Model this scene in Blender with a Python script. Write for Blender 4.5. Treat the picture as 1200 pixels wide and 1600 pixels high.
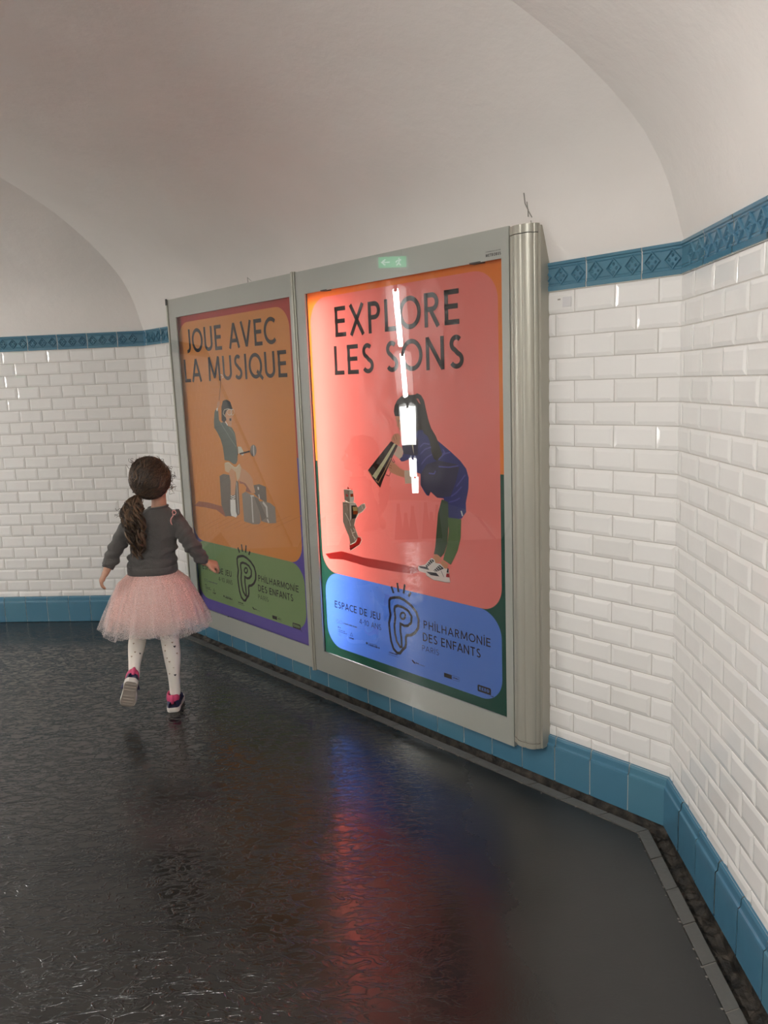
import bpy, bmesh, math, random
import numpy as np
from mathutils import Vector, Matrix
from mathutils.geometry import tessellate_polygon

for _o in list(bpy.data.objects): bpy.data.objects.remove(_o)
S = bpy.context.scene
COL = S.collection
PI = math.pi
rnd = random.Random(7)
nprng = np.random.default_rng(11)

# ------------------------------------------------------------------ camera, world, exposure, lamps
CAM_H = 1.52438
cam_data = bpy.data.cameras.new('camera'); cam = bpy.data.objects.new('camera', cam_data); COL.objects.link(cam)
_r = Vector((0.99884036, -0.02949114, -0.03805529)); _u = Vector((0.04240658, 0.16467127, 0.98543648)); _f = Vector((0.02279503, 0.98590752, -0.16573093))
cam.matrix_world = Matrix(((_r.x, _u.x, -_f.x, 0), (_r.y, _u.y, -_f.y, 0), (_r.z, _u.z, -_f.z, CAM_H), (0, 0, 0, 1)))
cam_data.sensor_fit = 'HORIZONTAL'; cam_data.sensor_width = 36; cam_data.lens = 36.06; cam_data.clip_start = 0.05
S.camera = cam
S.view_settings.view_transform = 'Standard'; S.view_settings.look = 'None'
S.view_settings.gamma = 1; S.view_settings.use_curve_mapping = False
S.view_settings.exposure = 0.06
world = bpy.data.worlds.new('world'); S.world = world; world.use_nodes = True
world.node_tree.nodes['Background'].inputs[0].default_value = (0, 0, 0, 1)
S.cycles.max_bounces = 10; S.cycles.diffuse_bounces = 6; S.cycles.glossy_bounces = 5; S.cycles.transparent_max_bounces = 24
S.cycles.transmission_bounces = 6; S.cycles.caustics_reflective = False; S.cycles.caustics_refractive = False
S.cycles.sample_clamp_indirect = 6.0
TUBE_COL = (1.0, 0.985, 0.955)
TUBE_STAIR = 155.0       # emission of the tubes going down the stairs
TUBE_PASSAGE = 130.0     # emission of the tubes in the passage behind the camera
TUBE_BACKLIGHT = 125.0    # emission of the tube in the right display case

# ------------------------------------------------------------------ plan of the place (metres)
T = 0.0762
Z_SKIRT, Z_FRIEZE = 0.1739, 1.9099
Z_TILE = Z_SKIRT + 21.5 * T
LC = np.array([-1.37045, 5.07084]); RC = np.array([0.98976, 2.38792])
DM = np.array([0.6605, -0.7508]); NM = np.array([-0.7508, -0.6605]); WM = 3.5733      # middle wall: from LC towards RC
DB = np.array([-0.9944, 0.1058]); NB = np.array([-0.1058, -0.9944])                   # back wall, from LC to the left
DR = np.array([-0.0717, -0.9974]); NR = np.array([-0.9974, 0.0717])                   # right wall, from RC to the viewer
LB = 2.29; LR = 8.0
S1 = LC + LB * DB; S2 = S1 + 3.6 * NB
E1 = RC + LR * DR; E2 = E1 + 3.4 * NR
def line_x(p, d, q, e):
    m = np.array([[d[0], -e[0]], [d[1], -e[1]]]); t = np.linalg.solve(m, q - p); return p + t[0] * d
KC = line_x(S2, -DB, E2, -DR)
def wp(s, d, z):      # middle-wall frame: s along the wall from the left corner, d out of the wall, z up
    p = LC + DM * s + NM * d
    return (float(p[0]), float(p[1]), float(z))

# ------------------------------------------------------------------ materials
MATS = {}
def lin(r, g, b):
    f = lambda c: (c / 255) / 12.92 if c / 255 <= 0.04045 else ((c / 255 + 0.055) / 1.055) ** 2.4
    return (f(r), f(g), f(b))
def mat(name):
    m = bpy.data.materials.new(name); m.use_nodes = True; MATS[name] = m
    return m, m.node_tree.nodes, m.node_tree.links, m.node_tree.nodes['Principled BSDF']
def N(nodes, t, **kw):
    n = nodes.new(t)
    for k, v in kw.items(): setattr(n, k, v)
    return n
def plain(name, col, rough=0.5, metal=0.0, spec=0.5, bump=0, bscale=50, coat=0, sheen=0):
    m, nd, ln, b = mat(name)
    b.inputs['Base Color'].default_value = (*col, 1); b.inputs['Roughness'].default_value = rough
    b.inputs['Metallic'].default_value = metal; b.inputs['Specular IOR Level'].default_value = spec
    b.inputs['Coat Weight'].default_value = coat; b.inputs['Coat Roughness'].default_value = 0.08
    b.inputs['Sheen Weight'].default_value = sheen
    if bump:
        tc = N(nd, 'ShaderNodeTexCoord'); nz = N(nd, 'ShaderNodeTexNoise'); bp = N(nd, 'ShaderNodeBump')
        nz.inputs['Scale'].default_value = bscale; nz.inputs['Detail'].default_value = 4
        bp.inputs['Strength'].default_value = bump; bp.inputs['Distance'].default_value = 0.01
        ln.new(tc.outputs['Object'], nz.inputs['Vector']); ln.new(nz.outputs['Fac'], bp.inputs['Height']); ln.new(bp.outputs['Normal'], b.inputs['Normal'])
    return m
def tile_mat(name, colA, colB, rough):
    m, nd, ln, b = mat(name)
    at = N(nd, 'ShaderNodeAttribute', attribute_name='tint'); mx = N(nd, 'ShaderNodeMix', data_type='RGBA')
    mx.inputs[6].default_value = (*colA, 1); mx.inputs[7].default_value = (*colB, 1)
    ln.new(at.outputs['Fac'], mx.inputs[0]); ln.new(mx.outputs[2], b.inputs['Base Color'])
    b.inputs['Roughness'].default_value = rough; b.inputs['Specular IOR Level'].default_value = 0.5
    tc = N(nd, 'ShaderNodeTexCoord'); nz = N(nd, 'ShaderNodeTexNoise'); bp = N(nd, 'ShaderNodeBump')
    nz.inputs['Scale'].default_value = 14; nz.inputs['Detail'].default_value = 2
    bp.inputs['Strength'].default_value = 0.12; bp.inputs['Distance'].default_value = 0.01
    ln.new(tc.outputs['Object'], nz.inputs['Vector']); ln.new(nz.outputs['Fac'], bp.inputs['Height']); ln.new(bp.outputs['Normal'], b.inputs['Normal'])
    return m
M_TILE = tile_mat('white_glazed_tile', (0.80, 0.78, 0.755), (0.72, 0.70, 0.67), 0.09)
M_BLUE = tile_mat('blue_glazed_tile', (0.060, 0.165, 0.25), (0.075, 0.19, 0.255), 0.16)
M_GROUT = plain('cement_grout', (0.52, 0.49, 0.45), 0.9)
M_GROUT_W = plain('pale_grout', (0.62, 0.62, 0.58), 0.8)

# plastered vault
m, nd, ln, b = mat('painted_plaster'); M_PLASTER = m
tc = N(nd, 'ShaderNodeTexCoord'); nz = N(nd, 'ShaderNodeTexNoise'); nz.inputs['Scale'].default_value = 1.6; nz.inputs['Detail'].default_value = 6
cr = N(nd, 'ShaderNodeValToRGB'); cr.color_ramp.elements[0].position = 0.35; cr.color_ramp.elements[1].position = 0.7
cr.color_ramp.elements[0].color = (0.77, 0.725, 0.685, 1); cr.color_ramp.elements[1].color = (0.83, 0.785, 0.745, 1)
ln.new(tc.outputs['Object'], nz.inputs['Vector']); ln.new(nz.outputs['Fac'], cr.inputs['Fac']); ln.new(cr.outputs['Color'], b.inputs['Base Color'])
b.inputs['Roughness'].default_value = 0.6; b.inputs['Specular IOR Level'].default_value = 0.3
n2_ = N(nd, 'ShaderNodeTexNoise'); n2_.inputs['Scale'].default_value = 5; n2_.inputs['Detail'].default_value = 8; n2_.inputs['Roughness'].default_value = 0.6
bp = N(nd, 'ShaderNodeBump'); bp.inputs['Strength'].default_value = 0.25; bp.inputs['Distance'].default_value = 0.03
ln.new(tc.outputs['Object'], n2_.inputs['Vector']); ln.new(n2_.outputs['Fac'], bp.inputs['Height']); ln.new(bp.outputs['Normal'], b.inputs['Normal'])

# asphalt floor: black, polished by feet, crinkled
m, nd, ln, b = mat('black_asphalt'); M_FLOOR = m
tc = N(nd, 'ShaderNodeTexCoord')
mp = N(nd, 'ShaderNodeMapping'); mp.inputs['Scale'].default_value = (1.0, 2.2, 1.0); mp.inputs['Rotation'].default_value = (0, 0, 0.25)
ln.new(tc.outputs['Object'], mp.inputs['Vector'])
wr = N(nd, 'ShaderNodeTexNoise'); wr.inputs['Scale'].default_value = 15; wr.inputs['Detail'].default_value = 3; wr.inputs['Distortion'].default_value = 1.2
ln.new(mp.outputs['Vector'], wr.inputs['Vector'])
sb = N(nd, 'ShaderNodeMath', operation='SUBTRACT'); sb.inputs[1].default_value = 0.5; ln.new(wr.outputs['Fac'], sb.inputs[0])
ab = N(nd, 'ShaderNodeMath', operation='ABSOLUTE'); ln.new(sb.outputs[0], ab.inputs[0])
rg = N(nd, 'ShaderNodeMapRange'); rg.inputs['From Min'].default_value = 0.0; rg.inputs['From Max'].default_value = 0.07
rg.inputs['To Min'].default_value = 1.0; rg.inputs['To Max'].default_value = 0.0; ln.new(ab.outputs[0], rg.inputs['Value'])
big = N(nd, 'ShaderNodeTexNoise'); big.inputs['Scale'].default_value = 0.9; big.inputs['Detail'].default_value = 3; ln.new(tc.outputs['Object'], big.inputs['Vector'])
sx = N(nd, 'ShaderNodeSeparateXYZ'); ln.new(tc.outputs['Object'], sx.inputs['Vector'])
fade = N(nd, 'ShaderNodeMapRange'); fade.inputs['From Min'].default_value = 0.25; fade.inputs['From Max'].default_value = -0.7   # worn smooth towards the wall
fade.inputs['To Min'].default_value = 0.06; fade.inputs['To Max'].default_value = 1.0; ln.new(sx.outputs['X'], fade.inputs['Value'])
mu = N(nd, 'ShaderNodeMath', operation='MULTIPLY'); ln.new(rg.outputs['Result'], mu.inputs[0]); ln.new(fade.outputs['Result'], mu.inputs[1])
fine = N(nd, 'ShaderNodeTexNoise'); fine.inputs['Scale'].default_value = 160; fine.inputs['Detail'].default_value = 2; ln.new(tc.outputs['Object'], fine.inputs['Vector'])
fm = N(nd, 'ShaderNodeMath', operation='MULTIPLY_ADD'); fm.inputs[1].default_value = 0.10; ln.new(fine.outputs['Fac'], fm.inputs[0]); ln.new(mu.outputs[0], fm.inputs[2])
bm_ = N(nd, 'ShaderNodeMath', operation='MULTIPLY_ADD'); bm_.inputs[1].default_value = 1.2; ln.new(big.outputs['Fac'], bm_.inputs[0]); ln.new(fm.outputs[0], bm_.inputs[2])
bp = N(nd, 'ShaderNodeBump'); bp.inputs['Strength'].default_value = 0.5; bp.inputs['Distance'].default_value = 0.003
ln.new(bm_.outputs[0], bp.inputs['Height']); ln.new(bp.outputs['Normal'], b.inputs['Normal'])
cr = N(nd, 'ShaderNodeValToRGB'); cr.color_ramp.elements[0].position = 0.4; cr.color_ramp.elements[1].position = 0.75
cr.color_ramp.elements[0].color = (0.009, 0.0088, 0.0085, 1); cr.color_ramp.elements[1].color = (0.020, 0.0195, 0.018, 1)
md = N(nd, 'ShaderNodeTexNoise'); md.inputs['Scale'].default_value = 2.3; md.inputs['Detail'].default_value = 7; md.inputs['Roughness'].default_value = 0.65; ln.new(tc.outputs['Object'], md.inputs['Vector'])
ln.new(md.outputs['Fac'], cr.inputs['Fac']); ln.new(cr.outputs['Color'], b.inputs['Base Color'])
rr_ = N(nd, 'ShaderNodeMapRange'); rr_.inputs['From Min'].default_value = 0.3; rr_.inputs['From Max'].default_value = 0.75
rr_.inputs['To Min'].default_value = 0.11; rr_.inputs['To Max'].default_value = 0.23; ln.new(md.outputs['Fac'], rr_.inputs['Value'])
dl = N(nd, 'ShaderNodeMapRange'); dl.inputs['From Min'].default_value = 0.15; dl.inputs['From Max'].default_value = 0.65; dl.inputs['To Min'].default_value = 0.0; dl.inputs['To Max'].default_value = 0.26   # dusty, duller strip along the right wall
ln.new(sx.outputs['X'], dl.inputs['Value']); ra = N(nd, 'ShaderNodeMath', operation='ADD'); ln.new(rr_.outputs['Result'], ra.inputs[0]); ln.new(dl.outputs['Result'], ra.inputs[1]); ln.new(ra.outputs[0], b.inputs['Roughness'])
b.inputs['IOR'].default_value = 1.6; b.inputs['Specular IOR Level'].default_value = 0.62

# rubble in the gutter
m, nd, ln, b = mat('dark_rubble'); M_RUBBLE = m
tc = N(nd, 'ShaderNodeTexCoord'); nz = N(nd, 'ShaderNodeTexNoise'); nz.inputs['Scale'].default_value = 26; nz.inputs['Detail'].default_value = 6
cr = N(nd, 'ShaderNodeValToRGB'); cr.color_ramp.elements[0].position = 0.4; cr.color_ramp.elements[1].position = 0.78
cr.color_ramp.elements[0].color = (0.012, 0.011, 0.009, 1); cr.color_ramp.elements[1].color = (0.085, 0.068, 0.052, 1)
ln.new(tc.outputs['Object'], nz.inputs['Vector']); ln.new(nz.outputs['Fac'], cr.inputs['Fac']); ln.new(cr.outputs['Color'], b.inputs['Base Color'])
b.inputs['Roughness'].default_value = 0.75
bp = N(nd, 'ShaderNodeBump'); bp.inputs['Strength'].default_value = 0.8; bp.inputs['Distance'].default_value = 0.02
ln.new(nz.outputs['Fac'], bp.inputs['Height']); ln.new(bp.outputs['Normal'], b.inputs['Normal'])

M_KERB = plain('grey_kerb_tile', (0.095, 0.092, 0.084), 0.45, bump=0.2, bscale=60)
M_KERB_G = plain('kerb_grout', (0.20, 0.18, 0.16), 0.8)
# tiled walls of the stairs and of the passage behind the viewer: brick pattern on metric uv
m, nd, ln, b = mat('white_brick_tile'); M_BRICK = m
uv = N(nd, 'ShaderNodeUVMap'); bt = N(nd, 'ShaderNodeTexBrick'); bt.offset = 0.5
bt.inputs['Color1'].default_value = (0.80, 0.775, 0.735, 1); bt.inputs['Color2'].default_value = (0.75, 0.73, 0.69, 1); bt.inputs['Mortar'].default_value = (0.5, 0.47, 0.43, 1)
bt.inputs['Scale'].default_value = 1; bt.inputs['Brick Width'].default_value = 2 * T; bt.inputs['Row Height'].default_value = T; bt.inputs['Mortar Size'].default_value = 0.004; bt.inputs['Mortar Smooth'].default_value = 0.6
ln.new(uv.outputs['UV'], bt.inputs['Vector']); ln.new(bt.outputs['Color'], b.inputs['Base Color']); b.inputs['Roughness'].default_value = 0.12
bp = N(nd, 'ShaderNodeBump'); bp.invert = True; bp.inputs['Strength'].default_value = 0.8; bp.inputs['Distance'].default_value = 0.005
ln.new(bt.outputs['Fac'], bp.inputs['Height']); ln.new(bp.outputs['Normal'], b.inputs['Normal'])
M_STEP = plain('stair_stone', (0.10, 0.095, 0.09), 0.6, bump=0.2)

M_FRAME = plain('grey_painted_border', (0.40, 0.41, 0.365), 0.32, coat=0.5)
M_ALU = plain('champagne_aluminium', (0.40, 0.385, 0.325), 0.36, metal=0.35)
M_ALU_DARK = plain('dark_gap', (0.03, 0.03, 0.028), 0.6)  # dark fittings, and the shade painted into the gaps beside the posters
M_BOX = plain('white_case_lining', (0.24, 0.24, 0.235), 0.7)
M_STICK = plain('sticker_paper', (0.62, 0.60, 0.60), 0.4)
M_INKF = plain('frame_ink', (0.03, 0.03, 0.03), 0.5)
M_STICKP = plain('pale_poster_paper', (0.75, 0.70, 0.78), 0.5)
M_FIGS = plain('dark_printed_figures', (0.12, 0.06, 0.07), 0.6)
M_SCUFF = plain('scuffed_plaster', (0.30, 0.28, 0.25), 0.8)
M_WHITE = plain('white_enamel', (0.8, 0.8, 0.78), 0.3)

# glass pane: clear with a mirror reflection that grows towards grazing angles
m, nd, ln, b = mat('clear_glass'); M_GLASS = m
nd.remove(b); out = nd['Material Output']
tr = N(nd, 'ShaderNodeBsdfTransparent'); gl = N(nd, 'ShaderNodeBsdfGlossy'); gl.inputs['Roughness'].default_value = 0.0
fr = N(nd, 'ShaderNodeLayerWeight'); fr.inputs['Blend'].default_value = 0.5
pw = N(nd, 'ShaderNodeMath', operation='POWER'); pw.inputs[1].default_value = 5.0; ln.new(fr.outputs['Facing'], pw.inputs[0])
fx = N(nd, 'ShaderNodeMath', operation='MULTIPLY_ADD'); fx.inputs[1].default_value = 0.9; fx.inputs[2].default_value = 0.085; ln.new(pw.outputs[0], fx.inputs[0])
ms = N(nd, 'ShaderNodeMixShader'); ln.new(fx.outputs[0], ms.inputs[0]); ln.new(tr.outputs[0], ms.inputs[1]); ln.new(gl.outputs[0], ms.inputs[2]); ln.new(ms.outputs[0], out.inputs['Surface'])

def emit(name, col, strength):
    m, nd, ln, b = mat(name); nd.remove(b); e = N(nd, 'ShaderNodeEmission'); e.inputs[0].default_value = (*col, 1); e.inputs[1].default_value = strength
    ln.new(e.outputs[0], nd['Material Output'].inputs['Surface']); return m
M_TUBE_S = emit('tube_light_stairs', TUBE_COL, TUBE_STAIR)
M_TUBE_P = emit('tube_light_passage', TUBE_COL, TUBE_PASSAGE)
M_TUBE_B = emit('tube_light_case', (1.0, 0.97, 0.92), TUBE_BACKLIGHT)
M_DIFF = emit('lamp_diffuser', TUBE_COL, TUBE_STAIR * 0.2)
M_EXIT = emit('exit_sign_green', (0.05, 0.8, 0.35), 3.0)
M_EXITW = emit('exit_sign_white', (0.8, 1.0, 0.9), 4.0)

def print_mat(name, col, trans):
    m, nd, ln, b = mat(name); nd.remove(b); out = nd['Material Output']
    di = N(nd, 'ShaderNodeBsdfDiffuse'); di.inputs[0].default_value = (*col, 1)
    top = di
    if trans > 0:
        ts = N(nd, 'ShaderNodeBsdfTranslucent'); ts.inputs[0].default_value = (*[c ** 1.35 for c in col], 1)
        a = N(nd, 'ShaderNodeMixShader'); a.inputs[0].default_value = trans
        ln.new(di.outputs[0], a.inputs[1]); ln.new(ts.outputs[0], a.inputs[2]); top = a
    gl = N(nd, 'ShaderNodeBsdfGlossy'); gl.inputs['Roughness'].default_value = 0.2
    tc = N(nd, 'ShaderNodeTexCoord'); nz = N(nd, 'ShaderNodeTexNoise'); nz.inputs['Scale'].default_value = 3.5; nz.inputs['Detail'].default_value = 4
    bp = N(nd, 'ShaderNodeBump'); bp.inputs['Strength'].default_value = 0.5; bp.inputs['Distance'].default_value = 0.03
    ln.new(tc.outputs['Object'], nz.inputs['Vector']); ln.new(nz.outputs['Fac'], bp.inputs['Height']); ln.new(bp.outputs['Normal'], gl.inputs['Normal'])
    ms = N(nd, 'ShaderNodeMixShader'); ms.inputs[0].default_value = 0.012
    ln.new(top.outputs[0], ms.inputs[1]); ln.new(gl.outputs[0], ms.inputs[2]); ln.new(ms.outputs[0], out.inputs['Surface'])
    return m
INKS = {
 'can_dark': (0.17, 0.14, 0.115), 'can_light': (0.62, 0.58, 0.52), 'can_mid': (0.26, 0.22, 0.185), 'charcoal': (0.045, 0.042, 0.05), 'cream': (0.62, 0.56, 0.42), 'hair_dark': (0.055, 0.048, 0.042),
 'horn_dark': (0.05, 0.028, 0.022), 'horn_light': (0.75, 0.70, 0.42), 'horn_tan': (0.5, 0.27, 0.13), 'ink': (0.045, 0.038, 0.036), 'legging': (0.10, 0.17, 0.06), 'legging_dark': (0.06, 0.095, 0.05),
 'lip_red': (0.35, 0.02, 0.025), 'navy': (0.045, 0.05, 0.19), 'navy_dark': (0.05, 0.045, 0.09), 'navy_light': (0.10, 0.10, 0.32), 'pink_panel': (0.74, 0.215, 0.185), 'robot_maroon': (0.2, 0.01, 0.012),
 'robot_orange': (0.55, 0.10, 0.02), 'robot_red': (0.6, 0.02, 0.015), 'robot_yellow': (0.75, 0.55, 0.22), 'shadow_brown': (0.33, 0.125, 0.075), 'shadow_red': (0.55, 0.085, 0.075), 'shorts': (0.60, 0.44, 0.27),
 'skin_shade': (0.35, 0.13, 0.05), 'skin_tan': (0.58, 0.30, 0.16), 'sole_shade': (0.35, 0.32, 0.28), 'sweater_green': (0.115, 0.135, 0.115), 'sweater_light': (0.24, 0.28, 0.24), 'tin_black': (0.04, 0.03, 0.025),
 'tin_dark': (0.32, 0.27, 0.225), 'tin_light': (0.86, 0.82, 0.72), 'tin_mid': (0.48, 0.42, 0.35), 'white': (0.78, 0.76, 0.70),
 'orange_panel': (0.62, 0.245, 0.07), 'red_ground': (0.44, 0.06, 0.05), 'violet_ground': (0.115, 0.085, 0.33), 'green_panel': (0.20, 0.29, 0.13),
 'orange_ground': (0.75, 0.22, 0.04), 'pine_ground': (0.022, 0.085, 0.06), 'blue_panel': (0.115, 0.225, 0.60), 'pale_ink': (0.11, 0.12, 0.12), 'plank': (0.50, 0.18, 0.05), 'pale_ink_blue': (0.08, 0.12, 0.26), 'floor_pink': (0.80, 0.25, 0.21)}
_ink = {}
def ink(name, trans):
    k = (name, trans)
    if k not in _ink: _ink[k] = print_mat('print_' + name + ('_backlit' if trans else ''), INKS[name], trans)
    return _ink[k]

# ------------------------------------------------------------------ helpers
def tag(o, label=None, cat=None, group=None, kind=None):
    if label: o['label'] = label
    if cat: o['category'] = cat
    if group: o['group'] = group
    if kind: o['kind'] = kind
    return o
def obj_from(name, verts, faces, mats, mi=None, parent=None, smooth=False, attr=None):
    me = bpy.data.meshes.new(name); me.from_pydata([tuple(map(float, v)) for v in verts], [], [tuple(f) for f in faces])
    if not isinstance(mats, (list, tuple)): mats = [mats]
    for mm in mats: me.materials.append(mm)
    if mi is not None: me.polygons.foreach_set('material_index', np.array(mi, dtype=np.int32))
    if smooth: me.polygons.foreach_set('use_smooth', np.ones(len(me.polygons), dtype=bool))
    if attr is not None:
        a = me.attributes.new('tint', 'FLOAT', 'POINT'); a.data.foreach_set('value', np.array(attr, dtype=np.float32))
    me.update()
    o = bpy.data.objects.new(name, me); COL.objects.link(o)
    if parent is not None: o.parent = parent
    return o
class MB:
    def __init__(s): s.v = []; s.f = []; s.m = []; s.t = []; s.uv = []
    def add(s, vs, fs, m=0, tint=0.0):
        b = len(s.v); s.v += [tuple(v) for v in vs]; s.f += [tuple(i + b for i in f) for f in fs]; s.m += [m] * len(fs); s.t += [tint] * len(vs)
    def quad(s, a, b, c, d, m=0): s.add([a, b, c, d], [(0, 1, 2, 3)], m)
    def box(s, fn, x0, x1, y0, y1, z0, z1, m=0):     # fn maps local (x, y, z) to the world
        vs = [fn(x, y, z) for x in (x0, x1) for y in (y0, y1) for z in (z0, z1)]
        s.add(vs, [(0, 1, 3, 2), (4, 6, 7, 5), (0, 4, 5, 1), (2, 3, 7, 6), (0, 2, 6, 4), (1, 5, 7, 3)], m)
    def tube(s, pts, r, n=8, m=0, cap=True):
        vs, fs = tube_geo(pts, r, n, cap); s.add(vs, fs, m)
    def build(s, name, mats, parent=None, smooth=False, attr=False):
        return obj_from(name, s.v, s.f, mats, s.m, parent, smooth, s.t if attr else None)
def tube_geo(pts, r, n=8, cap=True):
    P = np.array(pts, float); k = len(P); R = np.broadcast_to(np.array(r, float), (k,))
    tg = np.gradient(P, axis=0); tg /= np.linalg.norm(tg, axis=1)[:, None] + 1e-12
    up = np.array([0, 0, 1.0]) if abs(tg[0, 2]) < 0.9 else np.array([1.0, 0, 0])
    vs = []; a = np.linspace(0, 2 * PI, n, endpoint=False)
    u = np.cross(tg[0], up); u /= np.linalg.norm(u)
    for i in range(k):
        u = u - tg[i] * (u @ tg[i]); u /= np.linalg.norm(u) + 1e-12
        w = np.cross(tg[i], u)
        for t in a: vs.append(P[i] + R[i] * (math.cos(t) * u + math.sin(t) * w))
    fs = [(i * n + j, i * n + (j + 1) % n, (i + 1) * n + (j + 1) % n, (i + 1) * n + j) for i in range(k - 1) for j in range(n)]
    if cap: fs += [tuple(range(n))[::-1], tuple((k - 1) * n + j for j in range(n))]
    return vs, fs
def apply_mods(o):
    dg = bpy.context.evaluated_depsgraph_get(); dg.update()
    me = bpy.data.meshes.new_from_object(o.evaluated_get(dg)); o.modifiers.clear(); old = o.data; o.data = me; bpy.data.meshes.remove(old)

# ------------------------------------------------------------------ bevelled wall tiles
def tiled_wall(name, P0, d, n, length, first, z_top, rows, keep=None):
    """tiles laid from the corner P0 along d; first = distance of the first joint in an odd row"""
    mb = MB()
    W = lambda s, dep, z: (P0[0] + d[0] * s + n[0] * dep, P0[1] + d[1] * s + n[1] * dep, z)
    g = 0.0011; bev = 0.0135
    for r in range(rows + 1):
        zt = z_top - r * T; zb = zt - T
        if zb < Z_SKIRT - 0.001: zb = Z_SKIRT
        off = first if r % 2 == 0 else (first + T) % (2 * T)
        s = off - 2 * T
        while s < length:
            a, c = max(s, 0), min(s + 2 * T, length)
            if c - a > 0.012 and (keep is None or keep(a, c, zb, zt)):
                ba = bev if s >= -1e-6 else 0.0; bc = bev if s + 2 * T <= length + 1e-6 else 0.0
                bt, bb = bev, (bev if zt - zb > 0.06 else 0.0)
                if c - a < 2.2 * bev: ba = bc = 0.002
                x0, x1, y0, y1 = a + g, c - g, zb + g, zt - g
                tl = [nprng.normal(0, 0.00035) for _ in range(3)]
                h = lambda i, j, q: 0.0022 + q + tl[0] * (q / .0037) + tl[1] * i + tl[2] * j
                vs = [W(x0, .0012, y0), W(x1, .0012, y0), W(x1, .0012, y1), W(x0, .0012, y1)]
                for fr_, q in ((.08, .0012), (.93, .0038), (1, .0039)):
                    vs += [W(x0 + ba * fr_, h(-1, -1, q), y0 + bb * fr_), W(x1 - bc * fr_, h(1, -1, q), y0 + bb * fr_), W(x1 - bc * fr_, h(1, 1, q), y1 - bt * fr_), W(x0 + ba * fr_, h(-1, 1, q), y1 - bt * fr_)]
                fs = [(12, 13, 14, 15)] + [(4 * k + j, 4 * k + (j + 1) % 4, 4 * k + 4 + (j + 1) % 4, 4 * k + 4 + j) for k in range(3) for j in range(4)]
                mb.add(vs, fs, 0, abs(nprng.normal(0, 0.25)))
            s += 2 * T
    # mortar bed
    mb2 = []
    return mb, W
def frieze_run(mb, W, s0, s1, first, pitch=0.2):
    """moulded blue band: edge ridges and three lozenges of four beads per tile"""
    z0, z1 = Z_TILE + 0.001, Z_FRIEZE
    s = first - pitch
    while s < s1:
        a, c = max(s, s0) + 0.002, min(s + pitch, s1) - 0.002
        if c - a > 0.01:
            tint = nprng.random()
            prof = [(.002, z0), (.010, z0 + .002), (.011, z0 + .016), (.008, z0 + .019), (.008, z0 + .023), (.0095, z0 + .025), (.007, z0 + .028),
                    (.007, z1 - .022), (.0095, z1 - .019), (.008, z1 - .017), (.008, z1 - .013), (.012, z1 - .010), (.012, z1 - .001), (.0, z1)]
            vs = [W(x, dp, z) for dp, z in prof for x in (a, c)]
            mb.add(vs, [(2 * i, 2 * i + 1, 2 * i + 3, 2 * i + 2) for i in range(len(prof) - 1)], 0, tint)
            zc = (z0 + z1) / 2 - 0.001
            for k in range(3):
                x = s + pitch * (k + 0.5) / 3
                if x - 0.030 < a or x + 0.030 > c: continue
                hw, hh = 0.030, 0.034
                ring = []
                for sc, dp in ((1.0, .007), (.90, .0125), (.80, .0125), (.70, .0075)):
                    ring += [W(x + hw * sc, dp, zc), W(x, dp, zc + hh * sc), W(x - hw * sc, dp, zc), W(x, dp, zc - hh * sc)]
                mb.add(ring, [(4 * q + j, 4 * q + (j + 1) % 4, 4 * q + 4 + (j + 1) % 4, 4 * q + 4 + j) for q in range(3) for j in range(4)], 0, tint)
                for dx, dz in ((0.011, 0), (-0.011, 0), (0, 0.013), (0, -0.013)):
                    vs = [W(x + dx, .0130, zc + dz)]; fs = []
                    for q in range(6):
                        t = q * PI / 3; vs.append(W(x + dx + .0055 * math.cos(t), .007, zc + dz + .0065 * math.sin(t)))
                    fs = [(0, 1 + q, 1 + (q + 1) % 6) for q in range(6)]
                    mb.add(vs, fs, 0, tint)
        s += pitch
def skirting_run(mb, W, s0, s1, first, pitch=2 * T):
    prof = [(.004, Z_SKIRT), (.012, Z_SKIRT - .002), (.0155, Z_SKIRT - .010), (.0165, Z_SKIRT - .026), (.0175, Z_SKIRT - .031), (.0225, Z_SKIRT - .035), (.0235, Z_SKIRT - .042), (.0235, 0.0), (.0, -0.002)]
    s = first - pitch
    while s < s1:
        a, c = max(s, s0) + .0017, min(s + pitch, s1) - .0017
        if c - a > 0.01:
            tint = nprng.random() ** 1.5
            dj = nprng.normal(0, 0.0006)
            vs = [W(x, dp + dj, z) for dp, z in prof for x in (a, c)]
            mb.add(vs, [(2 * i, 2 * i + 1, 2 * i + 3, 2 * i + 2) for i in range(len(prof) - 1)], 0, tint)
        s += pitch
def grout_strip(mb, W, s0, s1, z0, z1, dep, m):
    mb.quad(W(s0, dep, z0), W(s1, dep, z0), W(s1, dep, z1), W(s0, dep, z1), m)

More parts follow.
